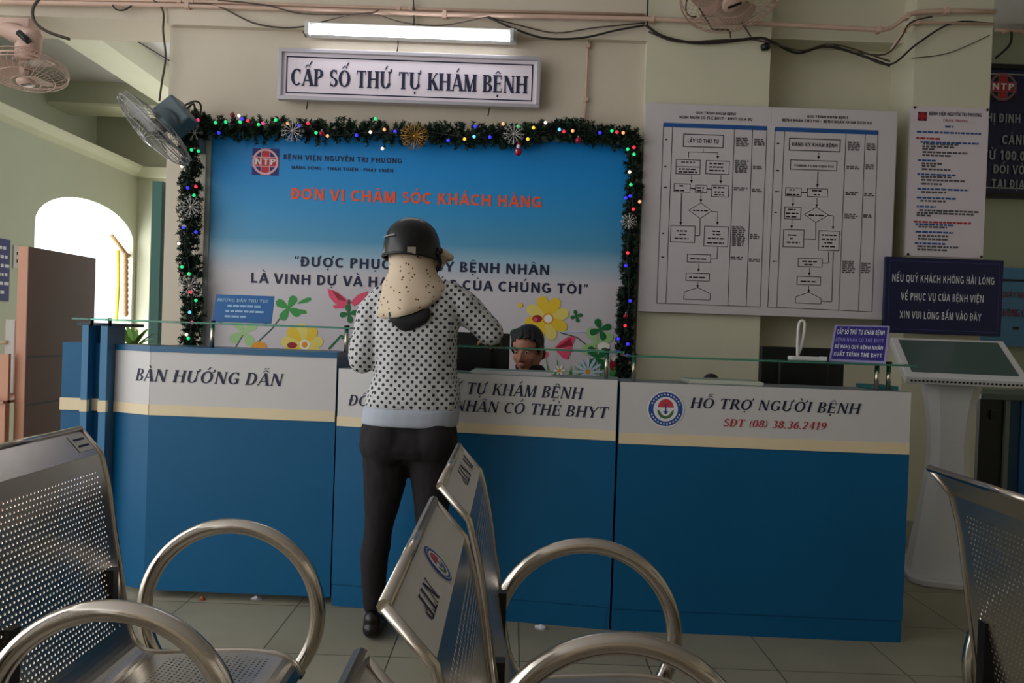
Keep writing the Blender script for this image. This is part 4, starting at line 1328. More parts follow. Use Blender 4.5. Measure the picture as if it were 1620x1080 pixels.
MGF = mat('grey_blue_plastic', '#55666e', .4)
c0 = at(245, 206, 4.25)
r, X = fan('grey fan in profile hooked over the left garland corner', c0, (-.62, -.22, -.70), .245, mat('grey_cage_wire', '#8c8a88', .4, .3), mat('grey_blade', '#84807e', .5), .15, 44, None, .03, MGF)
m0 = at(276, 184, 4.33)
q4 = Matrix.Translation(m0) @ Matrix.Rotation(math.radians(50), 4, 'Y')
MB().box(-.085, .085, -.06, .09, -.075, .075, 0, q4).build('control_box', MGF, r, .012)
MB().tube([m0 + Vector((.04, .05, 0)), m0 + Vector((.05, .2, -.02)), m0 + Vector((.06, .27, -.05))], .025, 10).build('arm', MGF, r)
MB().box(m0.x + .0, m0.x + .12, 4.62, 4.65, m0.z - .14, m0.z + .06).build('mount_plate', MGF, r)
for k, (a, b2) in enumerate((((290, 168), (318, 168)), ((296, 172), (308, 178)))):
    MB().tube(smooth_path([at(*a, 4.45), at((a[0] + b2[0]) / 2 + 4, a[1] - 8, 4.42), at(*b2, 4.45), at(b2[0] - 4, b2[1] + 26, 4.47)], 5), .006, 8).build('cord', M_wire, r)

c0 = at(1158, -14, 4.25)
r, X = fan('dusty pink fan at the top edge above the flow charts', c0, (0.05, -.42, -.9), .285, MPK, MPB, .2, 44, None, .05)
MB().tube([c0 + Vector((-.0, .06, .05)), c0 + Vector((-.02, .2, .1)), c0 + Vector((-.03, .34, .12))], .03, 10).build('arm', MPK, r)
MB().box(c0.x - .09, c0.x + .05, 4.57, 4.6, c0.z, c0.z + .2).build('mount_plate', MPK, r)
m = MB()
for pts in (((1088, -10), (1085, 16), (1092, 26), (1102, 26)), ((1092, -10), (1122, 38), (1128, 46), (1152, 48), (1156, 60)), ((1172, 34), (1188, 58))):
    m.tube(smooth_path([at(*p, 4.45) for p in pts], 4), .005, 6)
m.build('pull_cord', M_wire, r)
o = MB().lathe([(.0001, 0), (.018, 0), (.024, .03), (.02, .045), (.0001, .05)], 14, 0, Matrix.Translation(at(1205, 76, 4.57)) @ Matrix.Rotation(1.2, 4, 'Y')).build('wall_spotlight', M_black)
tag(o, 'tiny black fitting on the wall below the top fan', 'fitting')

# ------------------------------------------------------------------ garland, lights, ornaments
def garland(name_label, pts, Y, thick, dens):
    P = smooth_path([at(x, y, Y) for x, y in pts], 10)
    seg = [(P[i], P[i + 1]) for i in range(len(P) - 1)]
    L = sum((b - a).length for a, b in seg)
    r = thing('garland', name_label, 'garland', P[0])
    MB().tube(P, .012, 6).build('core', M_wire2, r)
    m = MB()
    n = int(L * dens)
    for k in range(n):
        t = rnd.random() * len(seg)
        a, b = seg[min(int(t), len(seg) - 1)]
        c = a.lerp(b, t % 1)
        ax = (b - a).normalized()
        an = rnd.uniform(0, 2 * PI)
        s1 = ax.orthogonal().normalized(); s2 = ax.cross(s1)
        d = (s1 * math.cos(an) + s2 * math.sin(an) + ax * rnd.uniform(-.7, .7)).normalized()
        if d.y > .25: d.y *= -.4; d.normalize()
        ln = thick * rnd.uniform(.55, 1.05)
        s1 = d.orthogonal().normalized(); s2 = d.cross(s1)
        for j in range(44):
            u = rnd.uniform(.1, 1)
            b0 = c + d * ln * u
            aj = rnd.uniform(0, 2 * PI)
            nd = (d * .55 + s1 * math.cos(aj) + s2 * math.sin(aj)).normalized()
            nl = rnd.uniform(.016, .03)
            sd = nd.cross(Vector((rnd.uniform(-1, 1), rnd.uniform(-1, 1), rnd.uniform(-1, 1)))).normalized() * .0042
            m.face([b0 - sd, b0 + sd, b0 + nd * nl], 0 if rnd.random() < .8 else 1)
    m.build('foliage', [M_pine, mat('lighter_needles', '#2c5236', .7)], r)
    return r


YG = 4.54
garland('bushy green garland along the top of the blue panel', [(296, 190), (340, 203), (420, 206), (520, 208), (600, 210), (700, 214), (780, 216), (840, 214), (900, 208), (940, 212), (1000, 222)], YG, .082, 330)
garland('bushy green garland down the left side of the blue panel', [(300, 205), (303, 260), (302, 330), (300, 400), (306, 470), (304, 540), (300, 600)], YG, .076, 330)
garland('thinner green garland down the right side of the blue panel', [(1000, 220), (1003, 290), (998, 350), (994, 420), (990, 480), (988, 540), (984, 610)], YG, .054, 400)

BC = {'g': '#20e080', 'b': '#3a34ff', 'w': '#fff2e0', 'm': '#ff3a8a', 'o': '#ffb070', 'c': '#70d8ff', 'y': '#ffd040', 'r': '#ff3048'}
BM = {k: mat('bulb_' + k, h_, .3, emit=h_, estr=1.3) for k, h_ in BC.items()}


def light_string(label, bulbs, path):
    r = thing('light_string', label, 'string lights', at(*bulbs[0][:2], YG - .1))
    MB().tube(smooth_path([at(x, y, YG - .07) for x, y in path], 6), .002, 4).build('wire', M_wire2, r)
    for x, y, k in bulbs:
        MB().ball(at(x, y, YG - .1), .0098, 8).build('bulb', BM[k], r)


light_string('coloured bulbs strung along the top garland', [(313, 190, 'm'), (341, 194, 'g'), (357, 193, 'g'), (346, 210, 'b'), (378, 183, 'w'), (383, 188, 'b'), (380, 193, 'g'), (392, 191, 'r'), (409, 197, 'g'), (416, 195, 'm'), (436, 190, 'g'), (473, 199, 'b'), (455, 195, 'o'), (487, 195, 'r'), (500, 210, 'g'), (509, 211, 'm'), (518, 215, 'o'), (564, 214, 'b'), (586, 209, 'w'), (608, 205, 'o'), (594, 188, 'g'), (625, 208, 'b'), (605, 235, 'w'), (709, 222, 'b'), (735, 220, 'y'), (750, 216, 'c'), (752, 200, 'b'), (775, 217, 'b'), (796, 196, 'o'), (820, 200, 'g'), (835, 220, 'y'), (844, 202, 'y'), (885, 205, 'c'), (892, 208, 'r'), (906, 207, 'o'), (863, 194, 'w'), (949, 210, 'b'), (968, 207, 'g'), (976, 209, 'r'), (986, 210, 'o')],
             [(305, 192), (360, 196), (410, 198), (470, 197), (520, 214), (590, 208), (650, 205), (700, 212), (760, 218), (800, 203), (850, 208), (910, 206), (990, 212)])
light_string('coloured bulbs strung down the left garland', [(303, 237, 'g'), (314, 239, 'g'), (288, 263, 'w'), (297, 297, 'b'), (307, 309, 'g'), (310, 295, 'r'), (290, 360, 'b'), (310, 367, 'b'), (283, 385, 'w'), (288, 422, 'g'), (299, 433, 'g'), (302, 462, 'r'), (310, 475, 'g'), (300, 494, 'c'), (304, 510, 'm'), (295, 529, 'w'), (298, 535, 'g')],
             [(303, 215), (310, 240), (295, 290), (308, 330), (292, 380), (300, 430), (304, 480), (300, 540)])
light_string('coloured bulbs strung down the right garland', [(993, 236, 'g'), (1003, 244, 'g'), (1003, 233, 'r'), (998, 292, 'g'), (997, 310, 'b'), (990, 313, 'b'), (1012, 319, 'o'), (1002, 331, 'r'), (996, 272, 'w'), (993, 400, 'r'), (990, 420, 'b'), (997, 476, 'b'), (989, 515, 'r'), (978, 536, 'b'), (993, 544, 'b')],
             [(1000, 230), (1000, 290), (1000, 330), (992, 400), (995, 470), (985, 545)])


def burst(px, py, rad, m_, label, cat='ornament', arms=12):
    c = at(px, py, YG - .11)
    r = thing('burst_ornament', label, cat, c)
    m = MB()
    for k in range(arms):
        a = 2 * PI * k / arms
        d = Vector((math.cos(a), -.25 * (k % 2), math.sin(a)))
        m.tube([c, c + d * rad], [.003, .0015], 5)
        for u in (.5, .75):
            for sg in (-1, 1):
                a2 = a + sg * .7
                p = c + d * rad * u
                m.tube([p, p + Vector((math.cos(a2), 0, math.sin(a2))) * rad * .25], .0013, 4)
    m.build('spikes', m_, r)
    MB().ball(c, .009).build('centre', m_, r)
    return r


MSIL = mat('silver_glitter', '#b9b4b0', .3, .7)
burst(463, 207, .07, MSIL, 'silver snowflake on the top garland under the signboard left end')
burst(813, 212, .065, MSIL, 'silver snowflake on the top garland above the small red figure')
burst(302, 327, .07, MSIL, 'upper silver snowflake on the left garland')
burst(300, 452, .07, MSIL, 'lower silver snowflake on the left garland')
burst(995, 350, .05, MSIL, 'silver snowflake on the right garland')
burst(656, 215, .085, mat('gold_glitter', '#a8803c', .35, .6), 'gold burst ornament at the middle of the top garland', arms=20)
burst(308, 210, .05, MSIL, 'silver bow shaped piece on the top left garland corner', arms=6)


def bauble(px, py, rad, m_, label):
    c = at(px, py, YG - .12)
    r = thing('bauble', label, 'ornament', c)
    MB().ball(c, rad, 14).build('ball', m_, r)
    MB().tube([c + Vector((0, 0, rad)), c + Vector((0, 0, rad + .008))], .004, 8).build('cap', MSIL, r)


MR = mat('red_bauble', '#a81838', .2, .3)
bauble(915, 222, .018, MR, 'crimson bauble near the right end of the top garland')
bauble(509, 211, .015, MR, 'crimson bauble near the left end of the top garland')
bauble(990, 500, .014, MR, 'dark red bauble low on the right garland')
bauble(368, 182, .015, mat('poinsettia_red', '#7c1c28', .5), 'dark red berry tuft at the top left of the garland')
c = at(820, 236, YG - .11)
r = thing('santa_ornament', 'tiny red and white hanging figure below the top garland', 'ornament', c)
MB().ball(c + Vector((0, 0, -.015)), .022, 12, 0, (1, .8, 1.1)).build('body', MR, r)
MB().ball(c + Vector((0, -.006, .014)), .012, 10).build('head', M_whiteink, r)
MB().lathe([(.013, 0), (.008, .015), (.0001, .03)], 12, 0, Matrix.Translation(c + Vector((0, 0, .02)))).build('hat', MR, r)
MB().ball(c + Vector((-.01, -.018, -.012)), .006, 8).build('beard', M_whiteink, r)


# ------------------------------------------------------------------ waiting benches
PROF = [(0, .925), (.052, .868), (.075, .78), (.093, .67), (.112, .56), (.128, .47), (.140, .425), (.162, .393), (.20, .38), (.30, .386), (.42, .392), (.50, .386), (.545, .366), (.563, .335)]
PS = [Vector((x, 0, z)) for x, z in PROF[:2]] + smooth_path([(x, 0, z) for x, z in PROF[1:]], 4)[1:]
cum = [0]
for i in range(1, len(PS)): cum.append(cum[-1] + (PS[i] - PS[i - 1]).length)
STOT = cum[-1]
SW = .47


def prof_at(s):
    s = min(max(s, 0), STOT - 1e-6)
    i = 0
    while i < len(cum) - 2 and cum[i + 1] < s: i += 1
    t = (s - cum[i]) / (cum[i + 1] - cum[i])
    p = PS[i].lerp(PS[i + 1], t)
    return p


def seat_mesh():
    m = MB()

    def pt(s, t): p = prof_at(s); return (p.x, t, p.z)
    KN = cum[1]
    pitch = .0122
    mg_ = .026
    ncol = int((SW - 2 * mg_) / pitch)
    t0 = (SW - ncol * pitch) / 2
    bands = []
    zones = [(0, KN, False), (KN, KN + .035, False), (KN + .035, .50, True), (.50, .66, False), (.66, STOT - .09, True), (STOT - .09, STOT, False)]
    for s0, s1, perf in zones:
        n = max(1, int(round((s1 - s0) / pitch)))
        if s0 == 0: n = 1
        for k in range(n):
            a, b = s0 + (s1 - s0) * k / n, s0 + (s1 - s0) * (k + 1) / n
            if not perf:
                m.face([pt(a, 0), pt(a, SW), pt(b, SW), pt(b, 0)], 0, False)
                continue
            off = (k % 2) * pitch / 2
            ts, te = t0 + off, t0 + off + (ncol - 1) * pitch
            m.face([pt(a, 0), pt(a, ts), pt(b, ts), pt(b, 0)]); m.face([pt(a, te), pt(a, SW), pt(b, SW), pt(b, te)])
            for j in range(ncol - 1):
                u0, u1 = ts + j * pitch, ts + (j + 1) * pitch
                cu, cs = (u0 + u1) / 2, (a + b) / 2
                rr = .0031
                outer = [(a, u0), (a, cu), (a, u1), (cs, u1), (b, u1), (b, cu), (b, u0), (cs, u0)]
                base = len(m.v)
                for (s_, u_) in outer: m.v.append(pt(s_, u_))
                for q in range(8):
                    an = math.radians(225 + 45 * q)
                    m.v.append(pt(cs + rr * math.sin(an), cu + rr * math.cos(an)))
                for q in range(8):
                    q2 = (q + 1) % 8
                    m.f.append([base + q, base + q2, base + 8 + q2, base + 8 + q]); m.m.append(0); m.sm.append(False)
    return m


def make_bench(label, x, yfar, loopoff, nseat, pitch, stickers):
    r = thing('waiting_bench', label, 'bench', (x, yfar, 0))
    base = r.location.copy()
    proto = None
    for k in range(nseat):
        y0 = yfar - k * pitch - SW
        if proto is None and SEAT.get('o') is None:
            s = seat_mesh().build('seat', M_steel2, r)
            mod = s.modifiers.new('thickness', 'SOLIDIFY'); mod.thickness = .0016; mod.offset = 0
            SEAT['o'] = s.data
        else:
            s = bpy.data.objects.new('seat', SEAT['o']); col.objects.link(s)
            mod = s.modifiers.new('thickness', 'SOLIDIFY'); mod.thickness = .0016; mod.offset = 0
            setparent(s, r)
        s.matrix_parent_inverse = Matrix.Identity(4)
        s.location = (0, y0 - yfar, 0)
        for side, yy in (('far', SW), ('near', 0)):
            if SEAT.get('rim') is None:
                SEAT['rim'] = MB().tube([Vector((p.x, 0, p.z)) for p in PS], .0065, 8).build('side_rim', M_steel, s)
                rim = SEAT['rim']
            else:
                rim = SEAT['rim'].copy(); col.objects.link(rim); rim.parent = s
            rim.matrix_parent_inverse = Matrix.Identity(4)
            rim.location = (0, yy, 0)
        if SEAT.get('top') is None:
            SEAT['top'] = MB().tube([(0, 0, .925), (0, SW, .925)], .008, 8).build('top_rim', M_steel, s); tr = SEAT['top']
            SEAT['br'] = MB().box(.10, .125, .04, .065, .33, .60).build('back_bracket', M_dksteel, s); bk_ = SEAT['br']
            SEAT['br2'] = MB().box(.10, .125, SW - .065, SW - .04, .33, .60).build('back_bracket', M_dksteel, s); bk2 = SEAT['br2']
        else:
            tr = SEAT['top'].copy(); col.objects.link(tr); tr.parent = s
            bk_ = SEAT['br'].copy(); col.objects.link(bk_); bk_.parent = s
            bk2 = SEAT['br2'].copy(); col.objects.link(bk2); bk2.parent = s
        for o in (tr, bk_, bk2): o.matrix_parent_inverse = Matrix.Identity(4); o.location = (0, 0, 0)
        if k in stickers:
            st = MB()
            nrm = Vector((.74, 0, .68)).normalized()
            P0, P1 = PS[0], PS[1]
            zd = (P0 - P1).normalized()
            L = (P1 - P0).length
            def Q(u, v_, kk=1.0): return P1 + zd * (v_ * L) + Vector((0, u, 0)) + nrm * (.0015 + .0004 * kk)
            kind = stickers[k]
            if kind == 'corner':
                st.face([Q(SW - .075, .2), Q(SW - .012, .2), Q(SW - .012, .82), Q(SW - .075, .82)])
                for v_ in (.35, .6): st.face([Q(SW - .065, v_, 2), Q(SW - .02, v_, 2), Q(SW - .02, v_ + .08, 2), Q(SW - .065, v_ + .08, 2)], 1)
            else:
                st.face([Q(.012, .02), Q(SW - .012, .02), Q(SW - .012, .95), Q(.012, .95)])
                yd = Vector((0, 1, 0))
                xt, zt_ = -yd, -zd      # the print reads from behind the backrest
                if kind == 'emblem':
                    emblem_ring(st, Q(.24, .45, 2), .028, yd, zd, nrm, 2)
                    lettering(st, 'NTP', Q(.16, .6, 3), xt, zt_, .028, .08, SERIF_I, 1)
                else:
                    lettering(st, 'BV', Q(.43, .75, 3), xt, zt_, .034, .075, SERIF_I, 1)
                    lettering(st, 'NTP', Q(.33, .75, 3), xt, zt_, .034, .13, SERIF_I, 1)
            o = st.build('label_sticker', [mat('sticker_white', '#c9c5bd', .35), M_ink] + EMB, s)
            o.matrix_parent_inverse = Matrix.Identity(4)
            o['label'] = 'white printed sticker'
    # arm loops, with a cross rail each
    for k in range(nseat + 1):
        yl = yfar + .055 - k * pitch - (.0 if k else 0)
        if AR.get('o') is None:
            R_ = .221
            pts = arcpts((0, 0, .463), R_, -44, 224, 40)
            a, b = pts[0], pts[-1]
            path = [Vector((a.x - .05, 0, .325))] + [Vector((a.x - .02, 0, a.z - .03))] + pts + [Vector((b.x + .02, 0, b.z - .03)), Vector((b.x + .05, 0, .325))]
            AR['o'] = MB().tube(path, .019, 14).build('armrest', M_steel, r)
            AR['c'] = MB().box(-.19, .19, -.018, .018, .305, .335).build('arm_rail', M_dksteel, AR['o'], .004)
            arm, rl = AR['o'], AR['c']
        else:
            arm = AR['o'].copy(); col.objects.link(arm); arm.parent = r
            rl = AR['c'].copy(); col.objects.link(rl); rl.parent = arm
        arm.matrix_parent_inverse = Matrix.Identity(4); rl.matrix_parent_inverse = Matrix.Identity(4)
        arm.location = (loopoff, yl - yfar, 0)
    # beam and legs
    L = nseat * pitch
    bm = MB().box(x + .28, x + .35, yfar - L + .0, yfar + .08, .245, .305).build('beam', M_dksteel, r, .004)
    for yy in (yfar - .25, yfar - L + .3):
        lg = MB().tube([(x + .315, yy, .245), (x + .315, yy, .05)], .025, 10).tube([(x + .05, yy, .03), (x + .12, yy, .045), (x + .315, yy, .06), (x + .50, yy, .045), (x + .58, yy, .03)], .02, 10).build('leg', M_steel, r)
        for xx in (x + .06, x + .57):
            MB().lathe([(.0001, 0), (.02, 0), (.018, .02), (.0001, .02)], 12, 0, Matrix.Translation((xx, yy, 0))).build('foot', M_black, lg)
    for yy_ in [yfar - k * pitch - SW / 2 for k in range(nseat)]:
        MB().box(x + .16, x + .5, yy_ - .02, yy_ + .02, .305, .372).build('seat_support', M_dksteel, r)
    return r


SEAT, AR = {}, {}
make_bench('perforated steel waiting bench at the left edge, loop arms in front', -1.055, 1.865, .365, 3, .585, {0: 'corner'})
make_bench('perforated steel waiting bench in the middle with white stickers on its backs', -.117, 1.80, .32, 3, .585, {0: 'word', 1: 'emblem', 2: 'word'})
make_bench('perforated steel waiting bench at the right edge seen from its rear', .955, 1.715, .368, 3, .585, {})

# crumpled paper scraps
q = at(855, 993, 3.0)
for (px, py, s_, lab, m_) in ((856, 994, .03, 'white paper scrap on the floor by the middle desk', M_whiteink), (405, 948, .022, 'small white scrap under the left desk', M_whiteink), (320, 949, .02, 'small orange scrap under the left desk', mat('orange_scrap', '#a3603c', .7))):
    d = (cam_rot @ Vector(((px - 810) / FPX, (540 - py) / FPX, -1, 0))).to_3d()
    p = Vector((0, 0, EYE)) + d * (-EYE / d.z)
    m = MB()
    ring = [p + Vector((math.cos(a) * s_ * rnd.uniform(.6, 1.2), math.sin(a) * s_ * .8 * rnd.uniform(.6, 1.2), rnd.uniform(.0, .012))) for a in [k * PI / 4 for k in range(8)]]
    top = p + Vector((0, 0, .018))
    for k in range(8): m.face([ring[k], ring[(k + 1) % 8], top])
    m.face([Vector((v_.x, v_.y, 0.0005)) for v_ in ring])
    o = m.build('paper_scrap', m_)
    tag(o, lab, 'litter')


# ------------------------------------------------------------------ people
class Blob:
    def __init__(s): s.b = MB()

    def cone(s, p0, p1, r0, r1, seg=16, flat=None):
        p0, p1 = Vector(p0), Vector(p1)
        d = p1 - p0
        n = 6
        pts, rr = [], []
        u = d.normalized()
        for k in range(5, 0, -1):
            a = k / 5 * PI / 2 * .97
            pts.append(p0 - u * r0 * math.sin(a)); rr.append(r0 * math.cos(a))
        for k in range(n + 1): pts.append(p0.lerp(p1, k / n)); rr.append(r0 + (r1 - r0) * k / n)
        for k in range(1, 6):
            a = k / 5 * PI / 2 * .97
            pts.append(p1 + u * r1 * math.sin(a)); rr.append(r1 * math.cos(a))
        s.b.tube(pts, rr, seg)
        return s

    def chain(s, pts, rs):
        for i in range(len(pts) - 1): s.cone(pts[i], pts[i + 1], rs[i], rs[i + 1])
        return s

    def ell(s, c, r, rot=None):
        X = Matrix.Translation(c) @ (rot.to_4x4() if rot else Matrix.Identity(4)) @ Matrix.Diagonal((*r, 1))
        prof = [(max(1e-4, math.sin(PI * k / 14)), -math.cos(PI * k / 14)) for k in range(15)]
        s.b.lathe(prof, 24, 0, X)
        return s

    def loft(s, rings, seg=28):
        """rings: (centre, rx, ry)"""
        base = len(s.b.v)
        for c, rx, ry in rings:
            for j in range(seg):
                a = 2 * PI * j / seg
                ca, sa = math.cos(a), math.sin(a)
                e = .85
                s.b.v.append((c[0] + rx * math.copysign(abs(ca) ** e, ca), c[1] + ry * math.copysign(abs(sa) ** e, sa), c[2]))
        n = len(rings)
        for k in range(n - 1):
            for j in range(seg):
                s.b.f.append([base + k * seg + j, base + k * seg + (j + 1) % seg, base + (k + 1) * seg + (j + 1) % seg, base + (k + 1) * seg + j])
        s.b.f.append([base + j for j in range(seg)][::-1])
        s.b.f.append([base + (n - 1) * seg + j for j in range(seg)])
        while len(s.b.m) < len(s.b.f): s.b.m.append(0); s.b.sm.append(True)
        return s

    def done(s, name, mats, parent=None, voxel=.008, smooth=4, disp=None, uv=False):
        o = s.b.build(name, mats)
        rm = o.modifiers.new('remesh', 'REMESH'); rm.mode = 'VOXEL'; rm.voxel_size = voxel
        if smooth:
            sm_ = o.modifiers.new('smooth', 'SMOOTH'); sm_.iterations = smooth; sm_.factor = .5
        if disp:
            tx = bpy.data.textures.new(name + '_folds', 'CLOUDS'); tx.noise_scale = disp[1]; tx.noise_depth = 2
            dm = o.modifiers.new('folds', 'DISPLACE'); dm.texture = tx; dm.strength = disp[0]; dm.texture_coords = 'GLOBAL'
        dg = bpy.context.evaluated_depsgraph_get()
        me = bpy.data.meshes.new_from_object(o.evaluated_get(dg))
        old = o.data
        o.modifiers.clear()
        o.data = me
        bpy.data.meshes.remove(old)
        me.name = name
        for p in me.polygons: p.use_smooth = True
        if uv:
            lay_ = me.uv_layers.new(name='UVMap')
            for p in me.polygons:
                n = p.normal
                ax = 0 if abs(n.x) > abs(n.y) * 1.15 else 1
                for li in p.loop_indices:
                    co = me.vertices[me.loops[li].vertex_index].co
                    lay_.data[li].uv = (co.y if ax == 0 else co.x, co.z)
        if parent: setparent(o, parent)
        return o


def dot_material(name, base, dot, pitch, rad, rough=.8, rand=False):
    m = bpy.data.materials.new(name)
    m.use_nodes = True
    nt = m.node_tree
    b = nt.nodes['Principled BSDF']
    b.inputs['Roughness'].default_value = rough
    uv = nt.nodes.new('ShaderNodeTexCoord')
    vo = nt.nodes.new('ShaderNodeTexVoronoi')
    vo.voronoi_dimensions = '2D' if not rand else '3D'
    vo.inputs['Randomness'].default_value = 1 if rand else 0.0
    mp = nt.nodes.new('ShaderNodeMapping')
    if not rand:
        mp.inputs['Rotation'].default_value = (0, 0, math.radians(45))
    mp.inputs['Scale'].default_value = (1 / pitch,) * 3
    vo.inputs['Scale'].default_value = 1.0
    nt.links.new(uv.outputs['UV' if not rand else 'Object'], mp.inputs[0])
    nt.links.new(mp.outputs[0], vo.inputs['Vector'])
    lt = nt.nodes.new('ShaderNodeMath'); lt.operation = 'LESS_THAN'; lt.inputs[1].default_value = rad
    nt.links.new(vo.outputs['Distance'], lt.inputs[0])
    mx = nt.nodes.new('ShaderNodeMix'); mx.data_type = 'RGBA'
    mx.inputs[6].default_value = lin(base); mx.inputs[7].default_value = lin(dot)
    nt.links.new(lt.outputs[0], mx.inputs[0]); nt.links.new(mx.outputs[2], b.inputs['Base Color'])
    return m


M_skin = mat('skin', '#a87458', .55, var=.05, vscale=10)
M_skin2 = mat('clerk_skin', '#b07860', .5, var=.05, vscale=10)
M_pants = mat('black_brown_trousers', '#140f12', .85, var=.1, vscale=12)
M_sweat = dot_material('dotted_knit', '#b9b9b9', '#1c1c24', .0225, .27)
M_scarf = dot_material('spotted_scarf', '#cbb79f', '#5e352e', .02, .2, rand=True)


def hand(bl, wrist, dirv, palmn, side, s=1.0, curl=.5):
    """adds palm, four unequal fingers and a thumb. dirv = fingers' direction, palmn = direction the palm faces, side = thumb side"""
    d, n = Vector(dirv).normalized(), Vector(palmn).normalized()
    sd = Vector(side).normalized()
    pc = Vector(wrist) + d * .045 * s
    X = Matrix((sd, d, n)).transposed()
    bl.ell(pc, (.04 * s, .052 * s, .016 * s), X)
    lens = (.066, .075, .07, .055)
    for k in range(4):
        b0 = pc + d * .036 * s + sd * (.029 - k * .0195) * s
        L = lens[k] * s
        d1 = (d + n * curl * .35 + sd * (.08 - .06 * k)).normalized()
        d2 = (d + n * curl * (1.1 + .1 * k)).normalized()
        d3 = (d + n * curl * (2.0 + .2 * k)).normalized()
        p1 = b0 + d1 * L * .45; p2 = p1 + d2 * L * .3; p3 = p2 + d3 * L * .25
        bl.chain([b0, p1, p2, p3], [.0092 * s, .0086 * s, .008 * s, .007 * s])
    t0 = pc - d * .02 * s + sd * .03 * s
    t1 = t0 + (sd * .8 + d * .6 + n * .2).normalized() * .033 * s
    t2 = t1 + (sd * .25 + d + n * .3).normalized() * .028 * s
    bl.chain([t0, t1, t2], [.0115 * s, .0098 * s, .0082 * s])


def face(bl, c, f, u, s=1.0):
    """head with brow, nose, lips, chin, ears. c centre, f forward, u up"""
    f, u = Vector(f).normalized(), Vector(u).normalized()
    r_ = f.cross(u).normalized(); u = r_.cross(f)
    X = Matrix((r_, f, u)).transposed()
    def W(a, b, c_): return Vector(c) + (r_ * a + f * b + u * c_) * s
    bl.ell(W(0, -.012, .025), (.074 * s, .094 * s, .092 * s), X)         # skull
    bl.ell(W(0, .028, -.035), (.058 * s, .062 * s, .078 * s), X)         # face
    bl.ell(W(0, .06, -.092), (.027 * s, .024 * s, .02 * s), X)           # chin
    for sg in (-1, 1):
        bl.ell(W(sg * .036, .052, -.03), (.024 * s, .024 * s, .026 * s), X)  # cheek
        bl.ell(W(sg * .028, .077, .016), (.024 * s, .012 * s, .008 * s), X)  # brow
        bl.ell(W(sg * .074, -.004, -.01), (.009 * s, .018 * s, .031 * s), X)  # ear
        bl.cone(W(sg * .04, .02, -.085), W(sg * .07, -.01, -.03), .018 * s, .014 * s)  # jaw
    bl.cone(W(0, .084, .006), W(0, .108, -.033), .007 * s, .0115 * s)    # nose
    for sg in (-1, 1): bl.ell(W(sg * .012, .094, -.037), (.008 * s, .01 * s, .007 * s), X)
    bl.ell(W(0, .084, -.06), (.022 * s, .012 * s, .006 * s), X); bl.ell(W(0, .082, -.071), (.018 * s, .011 * s, .006 * s), X)  # lips
    return W, X


def eyes(W, X, parent, s=1.0):
    for sg in (-1, 1):
        e = MB()
        e.lathe([(max(1e-4, .011 * s * math.sin(PI * k / 10)), -.011 * s * math.cos(PI * k / 10)) for k in range(11)], 14, 0, Matrix.Translation(W(sg * .029, .071, .001)) @ X.to_4x4())
        e.lathe([(1e-4, .0118 * s), (.004 * s, .0112 * s), (.0045 * s, .0102 * s)], 12, 1, Matrix.Translation(W(sg * .029, .071, .001)) @ (X @ Matrix.Rotation(-PI / 2, 3, 'X')).to_4x4())
        e.build('eye', [mat('eye_white', '#cfc6bd', .3), M_black], parent)


# ---------------- standing woman
HW = 2.93
def wp(px, py, Y=HW): return at(px, py, Y)


foot_l, foot_r = wp(592, 985, 2.96), wp(680, 985, 2.92)
ank_l, ank_r = Vector((wp(591, 950).x, 2.955, .085)), Vector((wp(676, 950).x, 2.92, .085))
kn_l, kn_r = wp(600, 838, 2.94), wp(680, 838, 2.91)
hip_l, hip_r = wp(609, 715, 2.93), wp(686, 715, 2.92)
sh_l, sh_r = wp(598, 482, 2.95), wp(722, 478, 2.95)
el_l, el_r = wp(574, 565, 2.93), wp(774, 524, 2.97)
wr_l = Vector((el_l.x + .07, 3.16, 1.09)); wr_r = Vector((at(779, 530, 3.19).x, 3.19, 1.175))
neck = wp(655, 425, 2.96)
hc = wp(655, 392, 2.98)
fwd = Vector((.34, .9, -.2))
fig = Blob()
fig.loft([((wp(647, 735).x, 2.94, wp(647, 735).z + .03), .11, .07), ((wp(648, 700).x, 2.94, wp(648, 700).z), .175, .115), ((wp(650, 640).x, 2.94, wp(650, 640).z), .15, .10), ((wp(655, 580).x, 2.95, wp(655, 580).z), .135, .095),
          ((wp(658, 520).x, 2.95, wp(658, 520).z), .15, .10), ((wp(660, 475).x, 2.95, wp(660, 475).z), .15, .09), ((wp(657, 445).x, 2.95, wp(657, 445).z), .09, .065)])
fig.chain([Vector((wp(657, 450).x, 2.95, wp(657, 450).z)), hc - Vector((0, .01, .06))], [.055, .05])
for h_, k_, a_ in ((hip_l, kn_l, ank_l), (hip_r, kn_r, ank_r)):
    fig.chain([h_, k_, a_], [.066, .042, .028])
    fig.chain([a_ + Vector((0, -.03, -.045)), a_ + Vector((0, .12, -.06))], [.03, .026])
for s_, e_, w_ in ((sh_l, el_l, wr_l), (sh_r, el_r, wr_r)):
    fig.chain([s_, e_, w_], [.045, .036, .026])
hand(fig, wr_l + Vector((0, .01, -.012)), (.25, 1, -.15), (0, -.15, -1), (1, -.2, 0), .95, .25)
hand(fig, wr_r + Vector((0, .01, -.01)), (.0, 1, -.15), (0, -.15, -1), (-1, -.2, 0), .95, .25)
W, Xh = face(fig, hc, fwd, (0, 0, 1), .95)
person = fig.done('person', M_skin, None, .006, 3)
tag(person, 'woman in black helmet, spotted scarf and dotted sweater standing with her back turned', 'person')
eyes(W, Xh, person, .95)

